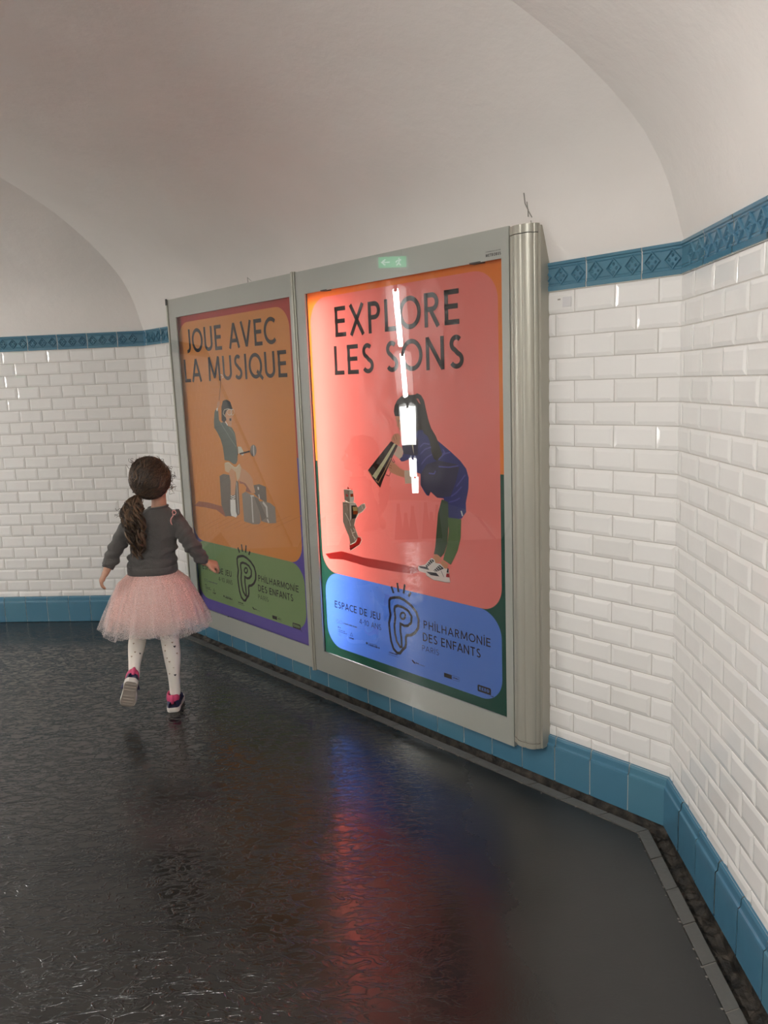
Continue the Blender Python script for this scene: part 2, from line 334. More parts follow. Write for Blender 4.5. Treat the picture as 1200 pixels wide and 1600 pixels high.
def in_case(a, c, zb, zt): return not (a > 0.455 and c < 3.04)
for side, P0, d, n, L, first, ff, fs_, keep in (
        ('left', LC, DB, NB, LB, 0.045, 0.174, 0.073, None),
        ('middle', RC, -DM, NM, WM, T, 0.133, 0.145, lambda a, c, zb, zt: in_case(WM - c, WM - a, zb, zt)),
        ('right', RC, DR, NR, LR, 0.105, 0.187, 0.155, None)):
    mb, W = tiled_wall(side, P0, d, n, L, first, Z_TILE, 21, keep)
    if side == 'middle':      # mortar bed leaves the opening for the display case
        for x0, x1, z0, z1 in ((0, WM - 3.0, .001, Z_FRIEZE), (WM - 0.47, WM, .001, Z_FRIEZE), (WM - 3.0, WM - 0.47, .001, 0.15)):
            grout_strip(mb, W, x0, x1, z0, z1, 0.002, 1)
    else: grout_strip(mb, W, 0, L, .001, Z_FRIEZE, 0.002, 1)
    o = mb.build('wall_' + side, [M_TILE, M_GROUT], attr=True); tag(o, kind='structure')
    mb = MB()
    for a_, c_ in ([(0, WM - 3.0), (WM - 0.47, WM)] if side == 'middle' else [(0, L)]):
        frieze_run(mb, W, a_, c_, ff + (0.2 * math.floor((a_ - ff) / 0.2) if a_ else 0)); grout_strip(mb, W, a_, c_, Z_TILE, Z_FRIEZE - .001, 0.006, 1)
    o = mb.build('trim_' + {'left': '1', 'middle': '2', 'right': '3'}[side], [M_BLUE, M_GROUT_W], attr=True); tag(o, kind='structure')
    mb = MB(); skirting_run(mb, W, 0, L, fs_); grout_strip(mb, W, 0, L, 0.001, Z_SKIRT - .04, 0.0205, 1); grout_strip(mb, W, 0, L, Z_SKIRT - .034, Z_SKIRT - .001, 0.011, 1)
    o = mb.build('baseboard_' + side, [M_BLUE, M_GROUT_W], attr=True); tag(o, kind='structure')

# ------------------------------------------------------------------ vault: one profile swept round the plan, mitred at the corners
PROF = [(0.0, -0.004), (0.012, 0.03), (0.03, 0.085), (0.055, 0.155), (0.09, 0.225), (0.14, 0.298), (0.19, 0.35), (0.26, 0.412), (0.36, 0.487), (0.46, 0.548), (0.57, 0.608), (0.72, 0.672), (0.88, 0.728), (1.05, 0.772), (1.25, 0.81), (1.45, 0.832), (1.6, 0.84)]
PLAN = [E1, RC, LC, S1, S2, KC, E2]; OPEN = [False, False, False, True, False, False, True]
DIRS = [(PLAN[(i + 1) % 7] - PLAN[i]) / np.linalg.norm(PLAN[(i + 1) % 7] - PLAN[i]) for i in range(7)]
NRMS = [np.array([-q[1], q[0]]) for q in DIRS]
def ring(o):
    off = [0 if OPEN[i] else o for i in range(7)]; res = []
    for j in range(7):
        i = (j - 1) % 7
        res.append(line_x(PLAN[i] + NRMS[i] * off[i], DIRS[i], PLAN[j] + NRMS[j] * off[j], DIRS[j]))
    return res
rings = [ring(o) for o, _ in PROF]
mb = MB()
for e in range(7):
    if OPEN[e]: continue
    L = np.linalg.norm(PLAN[(e + 1) % 7] - PLAN[e]); nseg = max(2, int(L / 0.25)); vs = []; fs = []
    for k, (o, z) in enumerate(PROF):
        a, c = rings[k][e], rings[k][(e + 1) % 7]
        for q in range(nseg + 1):
            t = q / nseg; p = a + (c - a) * t
            wob = 0.006 * math.sin(p[0] * 3.1 + 1.3 * z * 7) * math.sin(p[1] * 2.7) * min(1, o * 4)
            if q in (0, nseg): wob = 0
            vs.append((p[0], p[1], Z_FRIEZE + z + wob))
    w = nseg + 1
    for k in range(len(PROF) - 1):
        for q in range(nseg): fs.append((k * w + q, k * w + q + 1, (k + 1) * w + q + 1, (k + 1) * w + q))
    mb.add(vs, fs)
cap = [(p[0], p[1], Z_FRIEZE + PROF[-1][1]) for p in rings[-1]]
tri = tessellate_polygon([[Vector(c) for c in cap]])
nv = len(mb.f); mb.add(cap, [tuple(t) for t in tri])
ceil = mb.build('ceiling', M_PLASTER, smooth=True); tag(ceil, kind='structure')
# scuffs in the paint above the display case
mb = MB()
def groin_z(o):
    return float(np.interp(o, [p[0] for p in PROF], [p[1] for p in PROF])) + Z_FRIEZE
def scuff(pts, r):
    mb.tube([wp(s, q_, groin_z(q_) - 0.001) for s, q_ in pts], r, 4)
scuff([(3.042, .056), (3.049, .066), (3.044, .076), (3.051, .092)], .0025); scuff([(3.056, .054), (3.048, .066), (3.053, .078)], .002); scuff([(3.047, .044), (3.049, .051)], .0015)
scuff([(1.25, .05), (1.29, .045), (1.31, .06), (1.33, .052)], .0012)
o = mb.build('scuff_mark', M_SCUFF, parent=ceil); tag(o, 'small dark scratches in the white paint')

# ------------------------------------------------------------------ passage behind the viewer and stairs going down to the left
def uv_wall(name, quads, mats, kind='structure'):
    vs = []; fs = []; uvs = []; mi = []
    for P, m in quads:
        b_ = len(vs); vs += P; fs.append((b_, b_ + 1, b_ + 2, b_ + 3)); mi.append(m)
        a = np.array(P[0]); dx = np.array(P[1]) - a; dx[2] = 0; dx /= np.linalg.norm(dx)
        for q in P: uvs.append((float((np.array(q) - a) @ dx), q[2] - Z_SKIRT))
    o = obj_from(name, vs, fs, mats, mi); l = o.data.uv_layers.new(name='UVMap')
    for i, u in enumerate(uvs): l.data[i].uv = u
    tag(o, kind=kind); return o
def banded(p, q, dz0=0, dz1=0):      # skirting, tiles and frieze of a plain wall from p to q
    out = []
    for z0, z1, m in ((0, Z_SKIRT, 1), (Z_SKIRT, Z_TILE, 0), (Z_TILE, Z_FRIEZE, 1)):
        out.append(([(p[0], p[1], z0 + dz0), (q[0], q[1], z0 + dz1), (q[0], q[1], z1 + dz1), (p[0], p[1], z1 + dz0)], m))
    return out
uv_wall('wall_near', banded(S2, KC) + banded(KC, E2), [M_BRICK, M_BLUE])
uv_wall('wall_rear', banded(E2, E1) + [([(E2[0], E2[1], Z_FRIEZE), (E1[0], E1[1], Z_FRIEZE), (E1[0], E1[1], 2.9), (E2[0], E2[1], 2.9)], 2)], [M_BRICK, M_BLUE, M_PLASTER])
DROP, RUN, LAND = 3.25, 6.0, 7.4
st = [S1, S1 + DB * RUN, S1 + DB * (RUN + LAND)]; sf = [p + NB * 3.6 for p in st]; dz = [0, -DROP, -DROP]
qa, qb = [], []
for i in range(2): qa += banded(st[i + 1], st[i], dz[i + 1], dz[i]); qb += banded(sf[i], sf[i + 1], dz[i], dz[i + 1])
uv_wall('wall_back', qa, [M_BRICK, M_BLUE]); uv_wall('wall_front', qb, [M_BRICK, M_BLUE])
q = banded(sf[2], st[2], -DROP, -DROP) + [([(sf[2][0], sf[2][1], Z_FRIEZE - DROP), (st[2][0], st[2][1], Z_FRIEZE - DROP), (st[2][0], st[2][1], 2.8 - DROP), (sf[2][0], sf[2][1], 2.8 - DROP)], 2)]
uv_wall('wall_far', q, [M_BRICK, M_BLUE, M_PLASTER])
mb = MB(); vs = []; sec = PROF + [(3.6 - o, z) for o, z in PROF[::-1]]
for p, dzz in zip(st, dz):
    for o, z in sec: vs.append((p[0] + NB[0] * o, p[1] + NB[1] * o, Z_FRIEZE + z + dzz))
w = len(sec); mb.add(vs, [(i * w + k, i * w + k + 1, (i + 1) * w + k + 1, (i + 1) * w + k) for i in range(2) for k in range(w - 1)])
tag(mb.build('ceiling', M_PLASTER, smooth=True), kind='structure')
mb = MB(); ns = 28
for k in range(ns):
    a = S1 + DB * RUN * k / ns; c = S1 + DB * RUN * (k + 1) / ns; z0 = -DROP * k / ns; z1 = -DROP * (k + 1) / ns
    A, Bq, Cq, Dq = a, a + NB * 3.6, c + NB * 3.6, c
    mb.quad((A[0], A[1], z0), (Bq[0], Bq[1], z0), (Bq[0], Bq[1], z1), (A[0], A[1], z1))
    mb.quad((A[0], A[1], z1), (Bq[0], Bq[1], z1), (Cq[0], Cq[1], z1), (Dq[0], Dq[1], z1))
a, c = st[1], st[2]
mb.quad((a[0], a[1], -DROP), (a[0] + NB[0] * 3.6, a[1] + NB[1] * 3.6, -DROP), (c[0] + NB[0] * 3.6, c[1] + NB[1] * 3.6, -DROP), (c[0], c[1], -DROP))
tag(mb.build('floor', M_STEP), kind='structure')

# ------------------------------------------------------------------ floor, kerb and gutter
IN = {0: .124, 1: .124, 2: .040}    # asphalt edge from the right, middle and back walls
def inset_pts(o_r, o_m, o_b):
    a = line_x(RC + NR * o_r, DR, RC + NM * o_m, DM); c = line_x(LC + NM * o_m, DM, LC + NB * o_b, DB)
    return [E1 + NR * o_r, a, c, S1 + NB * o_b]
fl = inset_pts(.124, .124, .040) + [S2, KC, E2]
mb = MB(); cap = [(p[0], p[1], 0) for p in fl]
mb.add(cap, [tuple(t) for t in tessellate_polygon([[Vector(c) for c in cap]])])
for i in range(3):
    a, c = cap[i], cap[i + 1]; mb.quad(a, c, (c[0], c[1], -.12), (a[0], a[1], -.12))
o = mb.build('floor', M_FLOOR); tag(o, kind='structure')
# kerb of small grey tiles
ko, ki = inset_pts(.083, .083, .034), inset_pts(.122, .122, .040)
mb = MB()
for i, seg in ((0, .15), (1, .15)):
    a0, a1, b0, b1 = ko[i], ko[i + 1], ki[i], ki[i + 1]
    if i == 0: a0, a1, b0, b1 = a1, a0, b1, b0
    L = np.linalg.norm(a1 - a0); n_ = int(L / seg)
    for k in range(n_):
        t0, t1 = (k * seg + .0025) / L, ((k + 1) * seg - .0025) / L; zj = nprng.normal(0.003, 0.0008)
        P = [a0 + (a1 - a0) * t0, a0 + (a1 - a0) * t1, b0 + (b1 - b0) * t1, b0 + (b1 - b0) * t0]
        vs = [(p[0], p[1], zj) for p in P] + [(p[0], p[1], -.05) for p in P]
        mb.add(vs, [(0, 1, 2, 3), (0, 4, 5, 1), (1, 5, 6, 2), (2, 6, 7, 3), (3, 7, 4, 0)], 0)
    P = [a0, a1, b1, b0]; vs = [(p[0], p[1], .0) for p in P] + [(p[0], p[1], -.10) for p in P]
    mb.add(vs, [(0, 1, 2, 3), (0, 4, 5, 1), (1, 5, 6, 2), (2, 6, 7, 3), (3, 7, 4, 0)], 1)
# crumbled joint between the kerb and the asphalt
for i in (0, 1):
    b0, b1 = ki[i], ki[i + 1]; L = np.linalg.norm(b1 - b0); nn = int(L / .02); nrm = NR if i == 0 else NM
    for k in range(nn):
        if nprng.random() < 0.6:
            c = b0 + (b1 - b0) * ((k + nprng.random()) / nn) + nrm * nprng.normal(.003, .002); r_ = nprng.uniform(.0015, .004)
            vs = [(c[0] + r_ * math.cos(t) * nprng.uniform(.6, 1.6), c[1] + r_ * math.sin(t) * nprng.uniform(.6, 1.6), 0.0005) for t in np.linspace(0, 2 * PI, 6)[:-1]] + [(c[0], c[1], 0.001 + r_ * .25)]
            mb.add(vs, [(j, (j + 1) % 5, 5) for j in range(5)], 1)
o = mb.build('trim_4', [M_KERB, M_KERB_G]); tag(o, kind='structure')
# gutter bed
mb = MB()
from mathutils import noise as mnoise
oo, oi = inset_pts(.003, .003, .003), inset_pts(.123, .123, .045)
for i in range(3):
    L = np.linalg.norm(oo[i + 1] - oo[i]); nu = max(8, int(L / .012)); nvv = 9; vs = []
    for a in range(nu + 1):
        for c in range(nvv + 1):
            p = (oo[i] + (oo[i + 1] - oo[i]) * a / nu) * (1 - c / nvv) + (oi[i] + (oi[i + 1] - oi[i]) * a / nu) * c / nvv
            h = mnoise.fractal(Vector((p[0] * 22, p[1] * 22, 3.0)), 0.8, 2.2, 4)
            base = -.050 + .012 * (1 - c / nvv) ** 2 if i != 2 else -.02
            if i == 1:      # the far half of the gutter is nearly filled
                s = (p - LC) @ DM; base = -.050 + .042 * min(1, max(0, (2.0 - s) / 1.0))
            vs.append((p[0], p[1], base + .016 * h if c else .003))
    w = nvv + 1
    mb.add(vs, [(a * w + c, a * w + c + 1, (a + 1) * w + c + 1, (a + 1) * w + c) for a in range(nu) for c in range(nvv)])
o = mb.build('trim_5', M_RUBBLE); tag(o, kind='structure')
GIRL_ART = [
('p','shadow_red',[(1.791,0.706),(1.917,0.736),(2.078,0.727),(2.243,0.732),(2.421,0.731),(2.452,0.722),(2.395,0.7),(2.28,0.692),(2.104,0.687),(1.929,0.696),(1.821,0.685)],0),
('p','hair_dark',[(2.363,1.465),(2.383,1.472),(2.419,1.469),(2.445,1.471),(2.458,1.476),(2.479,1.468),(2.496,1.446),(2.505,1.41),(2.516,1.37),(2.531,1.334),(2.557,1.301),(2.576,1.262),(2.592,1.223),(2.579,1.208),(2.558,1.201),(2.541,1.209),(2.528,1.239),(2.523,1.276),(2.511,1.3),(2.481,1.312),(2.456,1.317),(2.429,1.298),(2.385,1.316),(2.365,1.379),(2.343,1.378),(2.32,1.381),(2.314,1.401),(2.32,1.426),(2.337,1.449)],0),
('p','pink_panel',[(2.451,1.454),(2.462,1.454),(2.469,1.445),(2.474,1.431),(2.463,1.439)],0),
('p','skin_tan',[(2.324,1.382),(2.365,1.379),(2.385,1.316),(2.406,1.298),(2.392,1.283),(2.375,1.297),(2.358,1.315),(2.342,1.32),(2.343,1.331),(2.329,1.342),(2.332,1.353),(2.324,1.369)],0),
('l','hair_dark',[(2.344,1.361),(2.365,1.368)],0.0051),
('l','lip_red',[(2.345,1.328),(2.363,1.325)],0.0043),
('p','navy',[(2.384,1.289),(2.357,1.257),(2.364,1.222),(2.34,1.198),(2.349,1.188),(2.367,1.19),(2.413,1.205),(2.419,1.186),(2.428,1.149),(2.463,1.141),(2.461,1.094),(2.482,1.067),(2.494,1.054),(2.507,1.051),(2.519,1.07),(2.554,1.048),(2.591,1.048),(2.598,1.008),(2.614,0.968),(2.65,0.967),(2.686,0.974),(2.711,1.003),(2.71,1.039),(2.725,1.095),(2.728,1.142),(2.716,1.177),(2.685,1.208),(2.635,1.242),(2.571,1.281),(2.517,1.311),(2.475,1.326),(2.453,1.322),(2.439,1.3)],0),
('p','navy_dark',[(2.5,1.184),(2.568,1.203),(2.665,1.192),(2.68,1.181),(2.659,1.12),(2.629,1.06),(2.554,1.048),(2.519,1.07),(2.507,1.051),(2.465,1.091),(2.464,1.141)],0),
('p','navy_dark',[(2.384,1.289),(2.357,1.257),(2.367,1.222),(2.414,1.218),(2.449,1.219),(2.456,1.285),(2.439,1.3)],0),
('p','hair_dark',[(2.505,1.41),(2.516,1.37),(2.531,1.334),(2.557,1.301),(2.576,1.262),(2.592,1.223),(2.579,1.208),(2.558,1.201),(2.541,1.209),(2.528,1.239),(2.523,1.276),(2.511,1.3),(2.486,1.313),(2.492,1.361)],0),
('l','navy_light',[(2.464,1.254),(2.486,1.27),(2.52,1.268)],0.0058),
('l','navy_light',[(2.467,1.226),(2.493,1.246),(2.528,1.256)],0.0058),
('l','navy_light',[(2.469,1.182),(2.501,1.212),(2.531,1.226)],0.0058),
('l','navy_light',[(2.568,1.206),(2.602,1.232),(2.634,1.239)],0.0058),
('l','navy_light',[(2.594,1.25),(2.602,1.238),(2.589,1.225)],0.0058),
('l','navy_light',[(2.567,1.178),(2.624,1.178),(2.677,1.187)],0.0058),
('l','navy_light',[(2.662,1.102),(2.687,1.128),(2.711,1.153)],0.0058),
('l','navy_light',[(2.633,1.06),(2.662,1.078),(2.69,1.104)],0.0058),
('l','navy_light',[(2.62,1.035),(2.653,1.044),(2.681,1.058)],0.0058),
('l','navy_light',[(2.511,1.147),(2.541,1.146),(2.55,1.159)],0.0058),
('p','cream',[(2.406,1.285),(2.428,1.286),(2.425,1.26),(2.428,1.221),(2.418,1.257)],0),
('p','cream',[(2.332,1.257),(2.354,1.249),(2.365,1.233),(2.357,1.21),(2.338,1.198),(2.32,1.209),(2.302,1.218),(2.317,1.231)],0),
('p','cream',[(2.363,1.151),(2.422,1.153),(2.422,1.099),(2.37,1.094)],0),
('p','skin_tan',[(2.291,1.283),(2.311,1.304),(2.33,1.308),(2.343,1.304),(2.356,1.29),(2.343,1.277),(2.347,1.263),(2.332,1.257),(2.314,1.265),(2.296,1.274)],0),
('p','skin_tan',[(2.269,1.18),(2.287,1.191),(2.309,1.179),(2.341,1.158),(2.368,1.15),(2.363,1.119),(2.321,1.127),(2.279,1.138),(2.266,1.157)],0),
('l','skin_shade',[(2.306,1.295),(2.314,1.276)],0.0029),
('l','skin_shade',[(2.32,1.302),(2.328,1.28)],0.0029),
('l','skin_shade',[(2.271,1.171),(2.29,1.165)],0.0029),
('l','skin_shade',[(2.271,1.161),(2.289,1.155)],0.0029),
('p','horn_dark',[(2.291,1.274),(2.332,1.256),(2.307,1.221),(2.261,1.15),(2.229,1.099),(2.21,1.064),(2.165,1.101),(2.132,1.138),(2.195,1.193)],0),
('p','horn_light',[(2.309,1.265),(2.32,1.262),(2.263,1.193),(2.183,1.101),(2.162,1.115),(2.234,1.185)],0),
('l','horn_tan',[(2.287,1.201),(2.241,1.139),(2.199,1.087),(2.182,1.096)],0.0051),
('l','horn_tan',[(2.135,1.135),(2.163,1.111)],0.0051),
('l','horn_dark',[(2.299,1.198),(2.31,1.184),(2.3,1.182),(2.287,1.197)],0.0029),
('l','horn_dark',[(2.25,1.125),(2.271,1.121),(2.281,1.138)],0.0025),
('p','legging_dark',[(2.581,1.044),(2.615,1.036),(2.617,0.961),(2.606,0.861),(2.587,0.818),(2.567,0.797),(2.549,0.807),(2.527,0.806),(2.537,0.837),(2.545,0.895),(2.558,0.984)],0),
('p','legging',[(2.611,0.971),(2.685,0.972),(2.679,0.893),(2.662,0.84),(2.642,0.805),(2.622,0.774),(2.58,0.79),(2.606,0.861),(2.616,0.918)],0),
('p','skin_tan',[(2.529,0.805),(2.549,0.805),(2.567,0.796),(2.562,0.777),(2.536,0.767),(2.523,0.788)],0),
('p','skin_tan',[(2.574,0.789),(2.609,0.772),(2.599,0.752),(2.579,0.754),(2.564,0.773)],0),
('p','white',[(2.43,0.729),(2.435,0.742),(2.475,0.754),(2.513,0.788),(2.531,0.783),(2.536,0.769),(2.564,0.77),(2.515,0.73),(2.481,0.715),(2.44,0.719)],0),
('p','charcoal',[(2.433,0.741),(2.487,0.744),(2.499,0.733),(2.445,0.734)],0),
('p','charcoal',[(2.508,0.78),(2.525,0.782),(2.528,0.775),(2.485,0.742),(2.477,0.748)],0),
('l','white',[(2.479,0.756),(2.493,0.749)],0.003),
('l','white',[(2.489,0.763),(2.502,0.756)],0.003),
('l','white',[(2.5,0.771),(2.511,0.762)],0.003),
('l','white',[(2.51,0.779),(2.52,0.769)],0.003),
('l','white',[(2.521,0.786),(2.53,0.776)],0.003),
('p','white',[(2.477,0.718),(2.498,0.73),(2.54,0.769),(2.564,0.77),(2.587,0.753),(2.61,0.756),(2.614,0.718),(2.617,0.698),(2.593,0.696),(2.521,0.694),(2.481,0.708)],0),
('p','charcoal',[(2.48,0.723),(2.539,0.727),(2.557,0.714),(2.506,0.712)],0),
('p','charcoal',[(2.556,0.763),(2.571,0.762),(2.583,0.752),(2.535,0.73),(2.523,0.735)],0),
('l','white',[(2.523,0.74),(2.539,0.732)],0.003),
('l','white',[(2.533,0.746),(2.548,0.738)],0.003),
('l','white',[(2.543,0.752),(2.558,0.744)],0.003),
('l','white',[(2.552,0.759),(2.568,0.751)],0.003),
('l','white',[(2.562,0.765),(2.578,0.757)],0.003),
('p','charcoal',[(2.604,0.758),(2.61,0.756),(2.609,0.738),(2.598,0.738)],0),
('p','lip_red',[(2.598,0.734),(2.612,0.736),(2.614,0.719),(2.594,0.718)],0),
('l','charcoal',[(2.567,0.741),(2.582,0.716)],0.0024),
('l','sole_shade',[(2.479,0.707),(2.521,0.694),(2.593,0.695),(2.616,0.698)],0.0024),
('l','white',[(2.686,1.006),(2.693,0.985)],0.006),
]
ROBOT_ART = [
('p','tin_dark',[(1.955,1.036),(1.987,1.037),(2.019,1.037),(2.025,0.997),(2.018,0.982),(1.993,0.979),(1.959,0.987)],0),
('p','tin_light',[(1.995,1.033),(2.019,1.036),(2.025,0.997),(2.018,0.983),(1.995,0.98)],0),
('p','robot_red',[(1.971,1.019),(1.985,1.012),(1.981,1.004),(1.968,1.007)],0),
('p','robot_orange',[(2.001,1.02),(2.023,1.023),(2.024,1.009),(2.002,1.006)],0),
('p','white',[(2.009,1.001),(2.024,1.002),(2.023,0.991),(2.009,0.989)],0),
('p','robot_red',[(1.977,1.04),(1.987,1.054),(1.998,1.042)],0),
('p','robot_red',[(2.009,1.04),(2.015,1.046),(2.019,1.039)],0),
('p','tin_dark',[(1.944,0.976),(1.993,0.978),(2.034,0.977),(2.056,0.955),(2.057,0.946),(2.047,0.927),(2.029,0.902),(2.016,0.869),(1.992,0.861),(1.95,0.864),(1.939,0.881)],0),
('p','tin_light',[(1.993,0.976),(2.034,0.976),(2.037,0.97),(2.004,0.966),(2,0.904),(1.991,0.889),(1.991,0.949)],0),
('p','tin_black',[(2.006,0.965),(2.036,0.966),(2.041,0.931),(2.036,0.91),(2.005,0.902)],0),
('p','robot_yellow',[(2.014,0.96),(2.046,0.963),(2.049,0.945),(2.018,0.941)],0),
('p','robot_orange',[(2.016,0.941),(2.049,0.944),(2.049,0.929),(2.017,0.925)],0),
('p','tin_mid',[(2.051,0.959),(2.077,0.975),(2.098,0.981),(2.104,0.966),(2.079,0.944),(2.054,0.932)],0),
('l','tin_light',[(2.077,0.975),(2.085,0.957)],0.0033),
('l','tin_light',[(1.958,0.926),(1.971,0.91),(1.987,0.889),(1.994,0.867)],0.0042),
('l','tin_mid',[(1.95,0.963),(1.971,0.967),(1.976,0.938)],0.0037),
('p','tin_dark',[(1.948,0.864),(1.992,0.861),(2.023,0.872),(2.027,0.852),(2.044,0.818),(2.018,0.794),(1.986,0.779),(1.978,0.816),(1.956,0.849)],0),
('l','tin_light',[(1.993,0.855),(2.007,0.829),(2.022,0.799)],0.0037),
('l','tin_light',[(2.012,0.86),(2.023,0.847)],0.0037),
('l','tin_light',[(2,0.833),(2.025,0.843)],0.0037),
('l','tin_light',[(2.003,0.826),(2.029,0.809)],0.0037),
('p','robot_red',[(1.978,0.771),(2.025,0.792),(2.042,0.82),(2.061,0.82),(2.067,0.809),(2.052,0.787),(1.984,0.749)],0),
('p','robot_maroon',[(1.977,0.761),(1.986,0.758),(2.052,0.79),(2.052,0.786),(1.984,0.749)],0),
]
LOGO_ART = [
('c','ink',[(2.24,0.551),(2.249,0.563),(2.277,0.572),(2.307,0.577),(2.34,0.571),(2.381,0.554),(2.412,0.529),(2.424,0.496),(2.419,0.459),(2.399,0.433),(2.372,0.416),(2.347,0.41),(2.34,0.399),(2.34,0.37),(2.334,0.351),(2.319,0.338),(2.309,0.328),(2.299,0.315),(2.28,0.312),(2.257,0.326),(2.242,0.36),(2.235,0.408),(2.233,0.444),(2.245,0.484),(2.239,0.519)],0.0101),
('l','ink',[(2.305,0.341),(2.28,0.366),(2.27,0.403),(2.268,0.439),(2.276,0.478),(2.272,0.516),(2.276,0.529),(2.295,0.537),(2.328,0.536),(2.361,0.526),(2.381,0.504),(2.377,0.474),(2.357,0.457),(2.334,0.451),(2.309,0.456),(2.306,0.423),(2.311,0.388),(2.311,0.341)],0.0096),
('c','ink',[(2.341,0.499),(2.34,0.493),(2.336,0.488),(2.331,0.483),(2.325,0.481),(2.318,0.481),(2.313,0.483),(2.31,0.487),(2.309,0.493),(2.311,0.499),(2.314,0.504),(2.32,0.509),(2.326,0.511),(2.332,0.511),(2.337,0.509),(2.34,0.505)],0.0076),
('l','ink',[(2.257,0.62),(2.271,0.591)],0.0091),
('l','ink',[(2.297,0.643),(2.303,0.601)],0.0091),
('l','ink',[(2.345,0.644),(2.335,0.6)],0.0091),
('l','ink',[(2.381,0.614),(2.366,0.592)],0.0091),
]
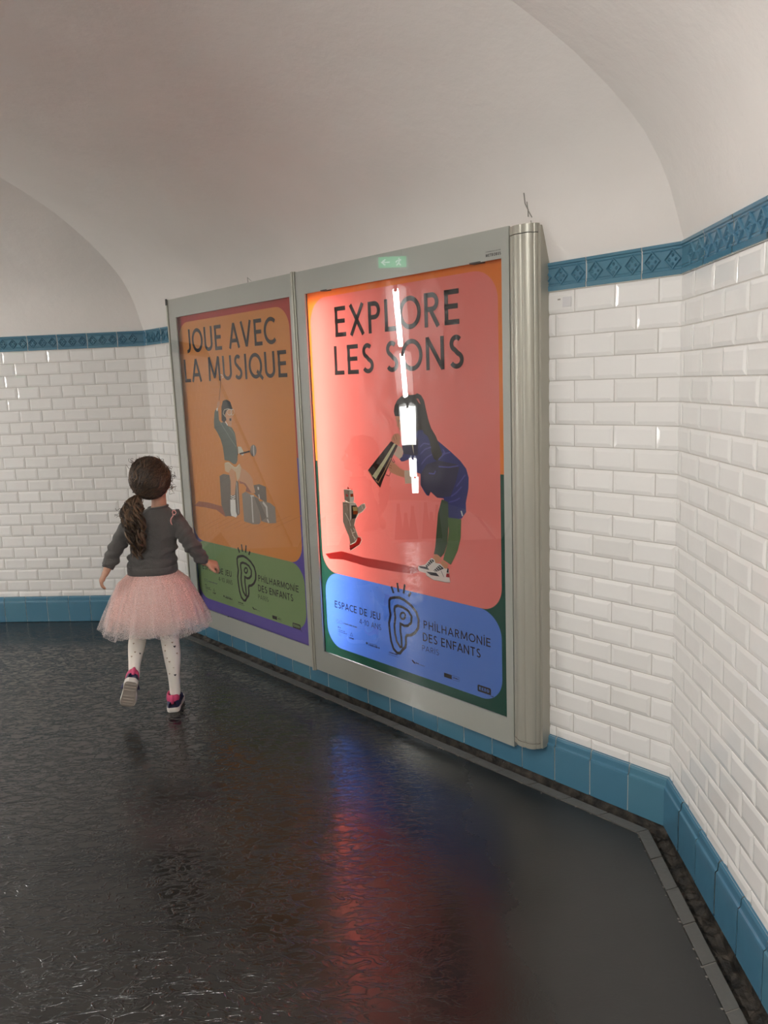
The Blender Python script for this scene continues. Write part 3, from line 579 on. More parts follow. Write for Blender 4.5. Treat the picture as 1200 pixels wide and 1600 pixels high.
BOY_ART = [
('p','shadow_brown',[(0.527,0.829),(0.586,0.863),(0.708,0.865),(0.816,0.858),(0.904,0.853),(0.947,0.818),(0.881,0.797),(0.787,0.829),(0.66,0.832)],0),
('p','can_dark',[(0.848,1.032),(0.891,1.047),(0.954,1.045),(1.028,1.016),(1.044,1.013),(1.036,0.831),(1.001,0.811),(0.881,0.803),(0.845,0.865)],0),
('p','can_dark',[(1.193,1.003),(1.248,1.013),(1.311,1.003),(1.31,0.915),(1.226,0.94),(1.192,0.958)],0),
('p','can_mid',[(1.238,0.918),(1.281,0.924),(1.343,0.918),(1.385,0.901),(1.386,0.816),(1.324,0.807),(1.247,0.811)],0),
('p','can_mid',[(1.072,0.947),(1.111,0.962),(1.154,0.951),(1.232,0.936),(1.24,0.806),(1.223,0.792),(1.164,0.785),(1.075,0.792)],0),
('p','can_dark',[(1.19,0.941),(1.232,0.932),(1.299,0.837),(1.247,0.811),(1.235,0.863)],0),
('l','can_light',[(1.168,0.943),(1.166,0.877),(1.165,0.794)],0.0109),
('l','can_light',[(1.157,0.942),(1.19,0.945)],0.0087),
('l','can_light',[(1.238,0.998),(1.238,0.982)],0.0145),
('l','can_light',[(1.238,0.957),(1.243,0.933)],0.0094),
('l','can_light',[(1.273,0.917),(1.305,0.894),(1.307,0.838)],0.0145),
('l','can_light',[(1.305,0.829),(1.317,0.81)],0.013),
('l','can_light',[(1.026,1.008),(1.023,0.906),(1.023,0.83)],0.0043),
('p','skin_tan',[(1.079,1.094),(1.126,1.08),(1.167,1.058),(1.19,1.035),(1.192,1.011),(1.207,0.963),(1.17,0.955),(1.112,0.966),(1.127,0.998),(1.102,1.009),(1.058,1.014),(1.037,1.034)],0),
('p','skin_tan',[(0.944,1.087),(1.013,1.082),(1.021,1.016),(0.999,0.936),(0.955,0.926),(0.963,1.012)],0),
('p','shadow_brown',[(1.054,1.018),(1.114,1.009),(1.17,0.96),(1.112,0.964),(1.127,0.998),(1.094,1.004),(1.056,1.003)],0),
('p','shorts',[(0.911,1.108),(0.963,1.117),(1.021,1.087),(1.068,1.116),(1.084,1.094),(1.06,1.035),(1.031,1.012),(1.022,1.066),(0.982,1.085),(0.948,1.057),(0.913,1.064)],0),
('l','cream',[(0.919,1.109),(0.955,1.115),(1.014,1.09),(1.037,1.091),(1.07,1.112)],0.0058),
('p','white',[(0.947,0.904),(0.998,0.909),(0.999,0.887),(0.997,0.84),(1.007,0.818),(0.993,0.805),(0.946,0.811),(0.94,0.835)],0),
('l','white',[(0.954,0.928),(0.977,0.921),(1.001,0.932)],0.0047),
('l','white',[(0.953,0.917),(0.975,0.91),(1,0.921)],0.0047),
('p','skin_tan',[(0.967,1.407),(1.04,1.414),(1.032,1.379),(1.026,1.365),(1.013,1.319),(0.988,1.32),(0.966,1.354),(0.956,1.379)],0),
('p','hair_dark',[(0.944,1.459),(0.968,1.464),(0.988,1.464),(1.019,1.452),(1.037,1.413),(0.98,1.409),(0.955,1.382),(0.967,1.354),(0.94,1.338),(0.915,1.35),(0.923,1.425)],0),
('p','tin_black',[(0.997,1.361),(1.018,1.363),(1.016,1.349),(0.998,1.348)],0),
('c','cream',[(1.03,1.396),(1.025,1.388),(1.016,1.383),(1.003,1.38),(0.991,1.383),(0.982,1.388),(0.98,1.396),(0.984,1.404),(0.994,1.41),(1.007,1.412),(1.019,1.41),(1.027,1.404)],0.0031),
('c','cream',[(1.051,1.396),(1.048,1.388),(1.041,1.382),(1.032,1.38),(1.024,1.382),(1.019,1.388),(1.017,1.396),(1.021,1.405),(1.028,1.411),(1.037,1.413),(1.045,1.411),(1.05,1.405)],0.0031),
('l','cream',[(0.958,1.37),(0.937,1.389),(0.95,1.409),(0.988,1.415),(1.036,1.409)],0.0031),
('p','sweater_green',[(0.846,1.396),(0.859,1.41),(0.888,1.403),(0.888,1.353),(0.907,1.337),(0.938,1.343),(0.982,1.32),(1.017,1.312),(1.043,1.284),(1.051,1.25),(1.055,1.207),(1.057,1.162),(1.05,1.129),(1.033,1.111),(1.007,1.109),(0.962,1.125),(0.916,1.127),(0.913,1.163),(0.908,1.202),(0.89,1.245),(0.861,1.281),(0.83,1.309),(0.832,1.345)],0),
('l','sweater_light',[(0.903,1.335),(0.957,1.286),(1.004,1.241),(1.046,1.207)],0.0037),
('l','sweater_light',[(0.987,1.312),(1.035,1.277),(1.044,1.242)],0.0031),
('l','white',[(0.955,1.345),(0.975,1.324)],0.0068),
('p','skin_tan',[(0.885,1.453),(0.913,1.457),(0.908,1.435),(0.891,1.42),(0.874,1.421)],0),
('p','white',[(0.87,1.418),(0.887,1.42),(0.878,1.401),(0.869,1.403)],0),
('l','tin_black',[(0.937,1.583),(0.928,1.534),(0.904,1.462)],0.0043),
('l','can_light',[(0.94,1.602),(0.956,1.599),(0.965,1.587),(0.951,1.584)],0.0043),
('p','cream',[(1.065,1.209),(1.097,1.209),(1.119,1.182),(1.121,1.168),(1.107,1.159),(1.08,1.172),(1.063,1.169)],0),
('l','tin_black',[(1.062,1.208),(1.059,1.162)],0.005),
('l','tin_black',[(1.079,1.169),(1.119,1.176),(1.18,1.187)],0.0087),
('p','can_dark',[(1.246,1.193),(1.242,1.181),(1.235,1.171),(1.224,1.163),(1.212,1.16),(1.2,1.162),(1.191,1.169),(1.185,1.179),(1.185,1.191),(1.188,1.203),(1.196,1.214),(1.207,1.221),(1.219,1.224),(1.231,1.222),(1.24,1.215),(1.245,1.205)],0),
('l','can_light',[(1.221,1.22),(1.219,1.192),(1.218,1.163)],0.0068),
]
ROBOT_CUT = [(1.955,1.036),(1.978,1.038),(1.987,1.054),(1.998,1.039),(2.019,1.037),(2.025,0.997),(2.018,0.982),(2.034,0.977),(2.051,0.959),(2.077,0.975),(2.098,0.981),(2.104,0.966),(2.079,0.944),(2.054,0.932),(2.029,0.902),(2.016,0.87),(2.027,0.852),(2.044,0.82),(2.061,0.82),(2.067,0.809),(2.052,0.787),(1.984,0.749),(1.978,0.771),(1.986,0.78),(1.978,0.816),(1.956,0.849),(1.949,0.864),(1.939,0.881),(1.944,0.976),(1.964,0.979),(1.959,0.987)]

# ------------------------------------------------------------------ double poster display case
def empty(name, loc, label, cat, group=None, kind=None):
    o = bpy.data.objects.new(name, None); o.location = loc; o.empty_display_size = 0.05; COL.objects.link(o); return tag(o, label, cat, group, kind)
def under(o, root):      # parent while keeping the mesh where it was built
    o.parent = root; o.matrix_parent_inverse = Matrix.Translation(-Vector(root.location)); return o
F_D = 0.0568; Z0, Z1 = 0.0951, 2.0497; OZ0, OZ1 = 0.2032, 1.945
case = empty('poster_display_case', wp(1.7, 0.0, 0.0951), 'wide grey double poster display case on the white tiled wall', 'display case')
def ring_panel(s0, s1, a0, a1):
    mb = MB()
    X = [s0, a0, a1, s1]; Zz = [Z0, OZ0, OZ1, Z1]
    for i in range(3):
        for j in range(3):
            if i == 1 and j == 1: continue
            mb.quad(wp(X[i], F_D, Zz[j]), wp(X[i + 1], F_D, Zz[j]), wp(X[i + 1], F_D, Zz[j + 1]), wp(X[i], F_D, Zz[j + 1]))
    for (p, q) in (((a0, OZ0), (a1, OZ0)), ((a1, OZ0), (a1, OZ1)), ((a1, OZ1), (a0, OZ1)), ((a0, OZ1), (a0, OZ0))):
        mb.quad(wp(p[0], F_D, p[1]), wp(q[0], F_D, q[1]), wp(q[0], F_D - .007, q[1]), wp(p[0], F_D - .007, p[1]))
    for (p, q) in (((s0, Z0), (s1, Z0)), ((s1, Z0), (s1, Z1)), ((s1, Z1), (s0, Z1)), ((s0, Z1), (s0, Z0))):
        mb.quad(wp(p[0], F_D, p[1]), wp(q[0], F_D, q[1]), wp(q[0], -.002, q[1]), wp(p[0], -.002, p[1]))
    return mb
o = ring_panel(0.4529, 1.683, 0.535, 1.6489).build('frame_border', M_FRAME, case); under(o, case); tag(o, 'grey border of the left poster')
bl = o
o = ring_panel(1.701, 2.958, 1.7694, 2.9239).build('frame_border', M_FRAME, case); under(o, case); tag(o, 'grey border of the right poster'); br = o
bx = lambda x, y, z: wp(x, y, z)
mb = MB(); mb.box(bx, .440, .4535, -.002, .063, Z0 - .004, Z1 + .002); under(mb.build('side_strip', M_ALU, case), case)
mb = MB(); mb.box(bx, .440, .4545, .062, .066, Z1 - .03, Z1 + .006); under(mb.build('hinge', M_ALU_DARK, case), case)
# mullion: two ribs
mb = MB(); mb.box(bx, 1.679, 1.691, -.002, .066, Z0 - .008, Z1 + .004); mb.box(bx, 1.6925, 1.702, -.002, .0625, Z0 - .006, Z1 + .003)
under(mb.build('mullion', M_ALU, case), case)
# fluted round post with caps on the right
def post_section(grow=0.0):
    c_s, rs, rd = 3.022, .058, .040; pts = []
    n_ = 56
    for k in range(n_ + 1):
        t = PI * k / n_; fl = 0.0045 * abs(math.sin(3.5 * t)) ** 0.6 - .0045
        pts.append((c_s - (rs + fl + grow) * math.cos(t), .048 + (rd + fl + grow) * math.sin(t) ** 0.9))
    return [(c_s - rs - grow, -.002)] + pts + [(c_s + rs + grow, -.002)]
def prism(sec, z0, z1):
    mb = MB(); n_ = len(sec); vs = [wp(s, d, z0) for s, d in sec] + [wp(s, d, z1) for s, d in sec]
    mb.add(vs, [(i, i + 1, n_ + i + 1, n_ + i) for i in range(n_ - 1)] + [tuple(range(n_))[::-1], tuple(range(n_, 2 * n_))]); return mb
zt, zb_ = 2.040, 0.128
under(prism(post_section(), zb_ + .022, zt - .031).build('fluted_post', M_ALU, case), case)
under(prism(post_section(.001), zt - .0285, zt).build('end_cap', M_ALU, case), case)
under(prism(post_section(.001), zb_, zb_ + .0195).build('end_cap', M_ALU, case), case)
mb = MB(); 
under(prism(post_section(-.006), zb_ + .005, zt - .005).build('post_core', M_ALU_DARK, case), case)
mb = MB(); mb.box(bx, 3.080, 3.090, -.002, .052, .13, 2.032); under(mb.build('side_strip', M_ALU, case), case)
# box behind the doors: linings, dark strips painting the shadow gap beside the posters
mb = MB(); mb.box(bx, .455, 1.70, -.03, .008, .13, 2.03); under(mb.build('back_panel', M_BOX, case), case)
mb = MB(); a0, a1, z0, z1, d0, d1 = 1.715, 2.965, .150, 2.0, -.20, .0285
mb.quad(wp(a0, d0, z0), wp(a1, d0, z0), wp(a1, d0, z1), wp(a0, d0, z1))
for p, q in (((a0, z0), (a1, z0)), ((a1, z0), (a1, z1)), ((a1, z1), (a0, z1)), ((a0, z1), (a0, z0))):
    mb.quad(wp(p[0], d0, p[1]), wp(q[0], d0, q[1]), wp(q[0], d1, q[1]), wp(p[0], d1, p[1]))
under(mb.build('back_panel', M_BOX, case), case)
for a, c in ((.456, .4775), (1.7155, 1.7535)):
    mb = MB(); mb.box(bx, a, c, .010, .031, .16, 1.99); under(mb.build('gap_shade_strip', M_ALU_DARK, case), case)
mb = MB(); mb.tube([wp(1.785, -.12, z) for z in np.linspace(.22, 1.93, 12)], .013, 12); o = under(mb.build('backlight_tube', M_TUBE_B, case), case); tag(o, 'bright tube behind the right poster')
mb = MB(); mb.quad(wp(.4545, .0592, Z0 + .001), wp(1.678, .0592, Z0 + .001), wp(1.678, .0592, Z1 - .001), wp(.4545, .0592, Z1 - .001)); under(mb.build('glass_pane', M_GLASS, case), case)
mb = MB(); mb.quad(wp(1.7022, .0592, Z0 + .001), wp(2.957, .0592, Z0 + .001), wp(2.957, .0592, Z1 - .001), wp(1.7022, .0592, Z1 - .001)); under(mb.build('glass_pane', M_GLASS, case), case)
for s0, s1 in ((1.888, 1.933), (2.775, 2.828)):
    mb = MB(); mb.box(bx, s0, s1, .03, .0575, 1.9435, 1.9485); under(mb.build('poster_clip', M_ALU_DARK, case), case)
mb = MB(); mb.tube([wp(.874, .0565, .2063), wp(.874, .0588, .2063)], .004, 8); o = under(mb.build('screw', M_ALU_DARK, case), case)

# ------------------------------------------------------------------ lettering: strokes drawn as ribbons
def arc(cx, cy, rx, ry, a0, a1, n=10): return [(cx + rx * math.cos(math.radians(a0 + (a1 - a0) * i / n)), cy + ry * math.sin(math.radians(a0 + (a1 - a0) * i / n))) for i in range(n + 1)]
def glyph(ch, t):
    """strokes in a cap height of 1 (pen width t): (width, [(points, closed)])"""
    h = t / 2; b, tp, mid = h, 1 - h, .52
    if ch == 'E': return .50, [([(h, 0), (h, 1)], 0), ([(0, tp), (.5, tp)], 0), ([(0, mid), (.46, mid)], 0), ([(0, b), (.5, b)], 0)]
    if ch == 'F': return .48, [([(h, 0), (h, 1)], 0), ([(0, tp), (.48, tp)], 0), ([(0, mid), (.43, mid)], 0)]
    if ch == 'L': return .46, [([(h, 0), (h, 1)], 0), ([(0, b), (.46, b)], 0)]
    if ch == 'T': return .56, [([(.28, 0), (.28, 1)], 0), ([(0, tp), (.56, tp)], 0)]
    if ch == 'I': return t, [([(h, 0), (h, 1)], 0)]
    if ch == '!': return t, [([(h, 0), (h, 1)], 0), ([(h, 1.10), (h, 1.10 + t)], 0)]      # capital I with a dot
    if ch == 'H': return .64, [([(h, 0), (h, 1)], 0), ([(.64 - h, 0), (.64 - h, 1)], 0), ([(h, mid), (.64 - h, mid)], 0)]
    if ch == 'N': return .68, [([(h, 0), (h, 1)], 0), ([(.68 - h, 0), (.68 - h, 1)], 0), ([(h * .9, 1 - h * .3), (.68 - h * .9, h * .3)], 0)]
    if ch == 'M': return .86, [([(h, 0), (h + .04, 1)], 0), ([(.86 - h, 0), (.82 - h, 1)], 0), ([(h + .04, 1), (.43, .12)], 0), ([(.82 - h, 1), (.43, .12)], 0)]
    if ch == 'A': return .74, [([(h * .8, 0), (.37, 1 - .02)], 0), ([(.74 - h * .8, 0), (.37, 1 - .02)], 0), ([(.15, .30), (.59, .30)], 0)]
    if ch == 'V': return .72, [([(h * .8, 1), (.36, .02)], 0), ([(.72 - h * .8, 1), (.36, .02)], 0)]
    if ch == 'X': return .66, [([(h * .9, 1), (.66 - h * .9, 0)], 0), ([(h * .9, 0), (.66 - h * .9, 1)], 0)]
    if ch == 'U': return .62, [([(h, 1), (h, .31)] + arc(.31, .31, .31 - h, .31 - h, 180, 360)[1:] + [(.62 - h, 1)], 0)]
    if ch == 'J': return .34, [([(.34 - h, 1), (.34 - h, .26)] + arc(.34 - h - .21, .26, .21, .26 - h, 0, -95)[1:], 0)]
    if ch == 'O': return .84, [(arc(.42, .5, .42 - h, .5 - h, 0, 360, 28)[:-1], 1)]
    if ch == 'Q': return .86, [(arc(.42, .5, .42 - h, .5 - h, 0, 360, 28)[:-1], 1), ([(.50, .30), (.84, -.02)], 0)]
    if ch == 'C': return .70, [(arc(.44, .5, .44 - h, .5 - h, 48, 312, 22), 0)]
    if ch == 'D': return .66, [([(h, b), (.24, b)] + arc(.24, .5, .42 - h, .5 - h, -90, 90, 16)[1:] + [(h, tp)], 1)]
    if ch == 'P': return .52, [([(h, 0), (h, 1)], 0), ([(h, tp), (.27, tp)] + arc(.27, .715, .25 - h, .285 - h, 90, -90, 12)[1:] + [(h, .43 + h)], 0)]
    if ch == 'R': return .56, [([(h, 0), (h, 1)], 0), ([(h, tp), (.28, tp)] + arc(.28, .72, .25 - h, .28 - h, 90, -90, 12)[1:] + [(h, .44 + h)], 0), ([(.25, .46), (.56 - h * .9, 0)], 0)]
    if ch == 'S': return .52, [(arc(.26, .74, .235 - h, .26 - h, 38, 250, 12) + arc(.26, .265, .26 - h, .265 - h, 72, -152, 14), 0)]
    if ch == 'K': return .56, [([(h, 0), (h, 1)], 0), ([(h, .42), (.54, 1)], 0), ([(.2, .58), (.56, 0)], 0)]
    if ch == 'B': return .54, [([(h, b), (.28, b)] + arc(.28, .285, .26 - h, .285 - h, -90, 90, 10)[1:] + [(h, .56)], 0), ([(h, .56), (.26, .56)] + arc(.26, .77, .23 - h, .23 - h, -90, 90, 10)[1:] + [(h, tp)], 0), ([(h, 0), (h, 1)], 0)]
    if ch == '4': return .56, [([(.40, 0), (.40, 1)], 0), ([(.40, 1), (h * .8, .30)], 0), ([(0, .28), (.56, .28)], 0)]
    if ch == '1': return .22, [([(.22 - h, 0), (.22 - h, 1)], 0), ([(0, .78), (.22 - h, 1 - h * .5)], 0)]
    if ch == '0': return .62, [(arc(.31, .5, .31 - h, .5 - h, 0, 360, 24)[:-1], 1)]
    if ch == '-': return .26, [([(0, .45), (.26, .45)], 0)]
    return .46, []
def ribbon(mb, pts, w, closed, place, m=0):
    P = np.array(pts, float); n_ = len(P); w = np.broadcast_to(np.array(w, float), (n_,))
    seg = np.roll(P, -1, 0) - P; 
    if not closed: seg = seg[:-1]
    seg = seg / (np.linalg.norm(seg, axis=1)[:, None] + 1e-12); nr = np.stack([-seg[:, 1], seg[:, 0]], 1); vs = []
    for i in range(n_):
        if closed: a, c = nr[i - 1], nr[i % len(nr)]
        else: a, c = nr[max(i - 1, 0)], nr[min(i, len(nr) - 1)]
        q = a + c; q = q / (q @ q + 1e-9) * 2
        if np.linalg.norm(q) > 1.8: q = q / np.linalg.norm(q) * 1.8
        vs += [place(*(P[i] + q * w[i] / 2)), place(*(P[i] - q * w[i] / 2))]
    k = n_ if closed else n_ - 1
    mb.add(vs, [(2 * i, 2 * i + 1, 2 * ((i + 1) % n_) + 1, 2 * ((i + 1) % n_)) for i in range(k)], m)
def lettering(mb, text, s0, s1, z0, z1, t, dep, m=0, gap=.155, italic=0.0):
    W_ = 0; items = []
    for i, ch in enumerate(text):
        w, st = glyph(ch, t); g = gap
        if i: 
            pair = text[i - 1] + ch
            if pair in ('AV', 'VA', 'AN', 'LA', 'PA', 'FA', 'AC'): g *= .55
            if 'O' in pair or 'Q' in pair or 'C' in pair: g *= .7
            if ' ' in pair: g = .02
            W_ += g
        items.append((W_, st)); W_ += w
    hh = z1 - z0; sx = (s1 - s0) / W_
    pl = lambda x, y: wp(x, dep, y)
    for x0, st in items:
        for pts, closed in st:
            # strokes are offset in metric space so that the pen keeps its width
            ribbon(mb, [(s0 + (x0 + x) * sx, z0 + y * hh) for x, y in pts], t * hh, closed, pl, m)

# ------------------------------------------------------------------ posters
def rrect(s0, s1, z0, z1, radii, n=10):      # radii: bottom-left, bottom-right, top-right, top-left
    out = []
    for (cx, cz, a), r in zip(((s0, z0, 180), (s1, z0, 270), (s1, z1, 0), (s0, z1, 90)), radii):
        ox = cx + (r if cx == s0 else -r); oz = cz + (r if cz == z0 else -r)
        out += arc(ox, oz, r, r, a, a + 90, n)
    return out
D_P = 0.030
def flat(mb, pts, dep, m=0):
    tri = tessellate_polygon([[Vector((x, y, 0)) for x, y in pts]]); mb.add([wp(x, dep, y) for x, y in pts], [tuple(t) for t in tri], m)
def art_obj(name, art, dep, trans, root, label=None, sh=(0, 0, 1)):
    """layers of flat print, each a hair's breadth above the one before"""
    mb = MB(); mats = []; idx = {}
    for k, (kind, c, pts, w) in enumerate(art):
        if c not in idx: idx[c] = len(mats); mats.append(ink(c, trans))
        pts = [(x + sh[0], y + sh[1]) for x, y in pts]; d = dep + k * .00003
        if kind == 'p': flat(mb, pts, d, idx[c])
        else: ribbon(mb, pts, w * sh[2], kind == 'c', lambda x, y: wp(x, d, y), idx[c])
    o = mb.build(name, mats, root); under(o, root)
    if label: tag(o, label)
    return o
def poster(name, label, s0, s1, z0, z1, zsplit, cols, top_r, bot_r, trans, cut=None):
    root = empty(name, wp((s0 + s1) / 2, D_P, z0), label, 'poster')
    holes = [rrect(*top_r[:4], top_r[4]), rrect(*bot_r[:4], bot_r[4])]
    # printed ground with the two panels cut out of it, split into two colours
    bmh = bmesh.new(); loops = [[(s0, z0[0]), (s1, z0[1]), (s1, z1), (s0, z1)]] if isinstance(z0, tuple) else [[(s0, z0), (s1, z0), (s1, z1), (s0, z1)]]
    loops += holes; flatpts = [p for l in loops for p in l]
    tri = tessellate_polygon([[Vector((x, y, 0)) for x, y in l] for l in loops])
    bv = [bmh.verts.new((x, y, 0)) for x, y in flatpts]
    for t in tri:
        try: bmh.faces.new([bv[i] for i in t])
        except ValueError: pass
    bmesh.ops.bisect_plane(bmh, geom=bmh.verts[:] + bmh.edges[:] + bmh.faces[:], plane_co=(0, zsplit, 0), plane_no=(0, 1, 0))
    mb = MB(); bmh.verts.index_update()
    fs = [[v.index for v in f.verts] for f in bmh.faces]; mi = [0 if f.calc_center_median().y > zsplit else 1 for f in bmh.faces]
    vs = [wp(v.co.x, D_P, v.co.y) for v in bmh.verts]; bmh.free()
    o = obj_from('printed_ground', vs, fs, [ink(cols[0], trans), ink(cols[1], trans)], mi, root); under(o, root)
    for nm, h, c in (('picture_panel', holes[0], cols[2]), ('caption_panel', holes[1], cols[3])):
        mb = MB()
        if cut and nm == 'picture_panel':      # the toy is printed straight on the sheet, not over the pink
            ls = [h, cut]; fp = [p for l in ls for p in l]; mb.add([wp(x, D_P, y) for x, y in fp], [tuple(t) for t in tessellate_polygon([[Vector((x, y, 0)) for x, y in l] for l in ls])])
        else: flat(mb, h, D_P)
        under(mb.build(nm, ink(c, trans), root), root)
    return root
PR_Z0 = .1965
postR = poster('poster', 'lit pink poster EXPLORE LES SONS with a girl and a toy robot', 1.752, 2.936, .194, 1.985, 1.165,
               ('orange_ground', 'pine_ground', 'pink_panel', 'blue_panel'), (1.768, 2.885, .6187, 1.921, (.10, .10, .115, .115)), (1.778, 2.882, .238, .6184, (.105, .105, .11, .105)), 0.35, ROBOT_CUT)
postL = poster('poster', 'orange poster JOUE AVEC LA MUSIQUE with a boy drumming on tin cans', .477, 1.66, .19, 1.985, 1.170,
               ('red_ground', 'violet_ground', 'orange_panel', 'green_panel'), (.502, 1.600, .6222, 1.913, (.10, .10, .11, .11)), (.508, 1.606, .262, .6219, (.105, .105, .11, .105)), 0)
def text_obj(name, lines, t, root, c, trans, dep=D_P + .0016, gap=.155):
    mb = MB()
    for tx, a, b_, z0, z1 in lines: lettering(mb, tx, a, b_, z0, z1, t, dep, 0, gap)
    o = mb.build(name, ink(c, trans), root); return under(o, root)
art_obj('printed_girl', GIRL_ART, D_P + .0004, 0.35, postR, 'girl in navy smock and green leggings bending to a horn')
_rc = np.mean(ROBOT_CUT, 0)
ROBOT_ART = [('p', 'tin_mid', ROBOT_CUT, 0), ('c', 'tin_light', ROBOT_CUT, .006)] + ROBOT_ART
art_obj('printed_robot', ROBOT_ART, D_P + .0004, 0.35, postR, 'small silver tin toy robot with red feet')
art_obj('printed_boy', BOY_ART, D_P + .0004, 0, postL, 'boy in green jumper and white glasses on tin cans')
art_obj('printed_logo', LOGO_ART, D_P + .0006, 0.35, postR, 'hand-drawn black letter P with rays', (0, 0, 1.3))
LOFF = (-1.267, .014)
art_obj('printed_logo', [(k, c, [(x + (-1.267), y + .012) for x, y in p], w * 1.35) for k, c, p, w in LOGO_ART], D_P + .0006, 0, postL, 'hand-drawn black letter P with rays')
text_obj('headline', [('EXPLORE', 1.949, 2.697, 1.736, 1.869), ('LES SONS', 1.932, 2.717, 1.567, 1.697)], .145, postR, 'ink', 0.35)
text_obj('headline', [('JOUE AVEC', .590, 1.482, 1.736, 1.870), ('LA MUSIQUE', .541, 1.563, 1.570, 1.702)], .145, postL, 'ink', 0)
for root, off, tr_ in ((postR, 0, .35), (postL, -1.274, 0)):
    for ln_, t_ in ((('PH!LHARMON!E', 2.454 + off, 2.826 + off, .466, .502), .14), (('DES ENFANTS', 2.447 + off, 2.774 + off, .408, .446), .14), (('ESPACE DE JEU', 1.846 + off, 2.176 + off, .444, .479), .14),
                    (('PAR!S', 2.441 + off, 2.542 + off, .3625, .3875), .10), (('4-10 ANS', 2.027 + off, 2.180 + off, .397, .424), .10)):
        text_obj('caption', [ln_], t_, root, 'ink', tr_)
    # row of partner marks along the foot of the poster
    cur = [MB()]; mats = [ink('ink', tr_), ink('pale_ink', tr_), ink('blue_panel' if tr_ else 'green_panel', tr_)]
    def done():
        if cur[0].f: under(cur[0].build('partner_mark', mats, root), root)
        cur[0] = MB()
    def r_(a, b_, c, d, m=0): flat(cur[0], [(a + off, c), (b_ + off, c), (b_ + off, d), (a + off, d)], D_P + .0012, m)
    def words(a, b_, z, h, n_, m=0):
        x = a
        for k in range(n_):
            w_ = (b_ - a) / n_; r_(x, x + w_ * (.55 + .3 * ((k * 7) % 3) / 2), z, z + h * (.8 + .2 * ((k * 5) % 2)), m); x += w_
    circ = lambda cx, cz, r: [(cx + off + r * math.cos(q * PI / 7), cz + r * math.sin(q * PI / 7)) for q in range(14)]
    for cx in (1.862, 1.886): ribbon(cur[0], circ(cx, .375, .0085), .002, True, lambda x, y: wp(x, D_P + .0012, y), 1)
    words(1.902, 2.01, .371, .007, 10, 1)
    done()
    r_(1.862, 1.869, .343, .350); r_(1.875, 1.881, .343, .348); words(1.862, 1.915, .331, .004, 6); words(1.862, 1.93, .322, .004, 8); words(1.862, 1.885, .311, .003, 3, 1); words(1.862, 1.885, .304, .003, 3, 1)
    done()
    ribbon(cur[0], [(1.962 + off, .335), (1.952 + off, .322), (1.972 + off, .322), (1.962 + off, .340)], .002, False, lambda x, y: wp(x, D_P + .0012, y), 0); words(1.945, 1.982, .306, .008, 4)
    done()
    flat(cur[0], circ(2.073, .311, .006), D_P + .0012); words(2.085, 2.15, .313, .004, 7, 1); words(2.085, 2.165, .303, .008, 8)
    done()
    words(2.226, 2.285, .300, .007, 7); r_(2.222, 2.29, .292, .2935)
    done()
    flat(cur[0], [(2.372 + off, .300), (2.380 + off, .304), (2.398 + off, .290), (2.388 + off, .288)], D_P + .0012); words(2.39, 2.418, .291, .007, 3); words(2.42, 2.455, .290, .004, 5, 1)
    done()
    r_(2.568, 2.612, .274, .293); r_(2.612, 2.654, .274, .275); r_(2.612, 2.654, .292, .293); r_(2.653, 2.654, .274, .293); words(2.618, 2.65, .281, .006, 5); 
    done()
    flat(cur[0], [(x + off, z) for x, z in rrect(2.754, 2.824, .262, .291, (.004, .004, .006, .006), 4)], D_P + .0012)
    lettering(cur[0], 'EKEO', 2.762 + off, 2.816 + off, .270, .284, .28, D_P + .0014, 2, .2); words(2.822, 2.838, .257, .005, 2)
    done()
# floorboards printed behind the boy
mb = MB()
for k in range(9):
    a = .56 + .10 * k; z_a = .70 + .012 * k
    ribbon(mb, [(a, max(.64, z_a - .01)), (a + .26, z_a + .085)], .0022, False, lambda x, y: wp(x, D_P + .0002, y))
under(mb.build('printed_boards', ink('plank', 0), postL), postL)

# publisher's mark on the border of the right door
mb = MB(); lettering(mb, 'METROBUS', 2.853, 2.923, 1.958, 1.9685, .24, F_D + .0006, 0, .16)
lettering(mb, 'COMMERCIALISE PAR', 2.853, 2.922, 1.9735, 1.9775, .2, F_D + .0006, 0, .2)
o = mb.build('lettering', M_INKF, br); o.parent = br

# small blank sticker on the tile beside the case
mb = MB(); mb.add([wp(x, .0085 + .0006 * k, z) for k in (0, 1) for x, z in ((3.148, 1.756), (3.182, 1.757), (3.183, 1.789), (3.149, 1.790))], [(0, 1, 2, 3), (4, 5, 6, 7), (0, 1, 5, 4), (1, 2, 6, 5), (2, 3, 7, 6), (3, 0, 4, 7)])
tag(mb.build('sticker', M_STICK), 'small pale square sticker on the top tile beside the case post', 'sticker')
mb = MB(); mb.add([wp(x, .0085, z) for x, z in ((3.128, 1.781), (3.139, 1.7815), (3.139, 1.786), (3.128, 1.7855))] + [wp(x, .0090, z) for x, z in ((3.128, 1.781), (3.139, 1.7815), (3.139, 1.786), (3.128, 1.7855))], [(4, 5, 6, 7), (0, 1, 5, 4), (1, 2, 6, 5), (2, 3, 7, 6), (3, 0, 4, 7)])
tag(mb.build('tape_mark', M_SCUFF), 'tiny grey tape smudge beside the square sticker on the top tile', 'tape')

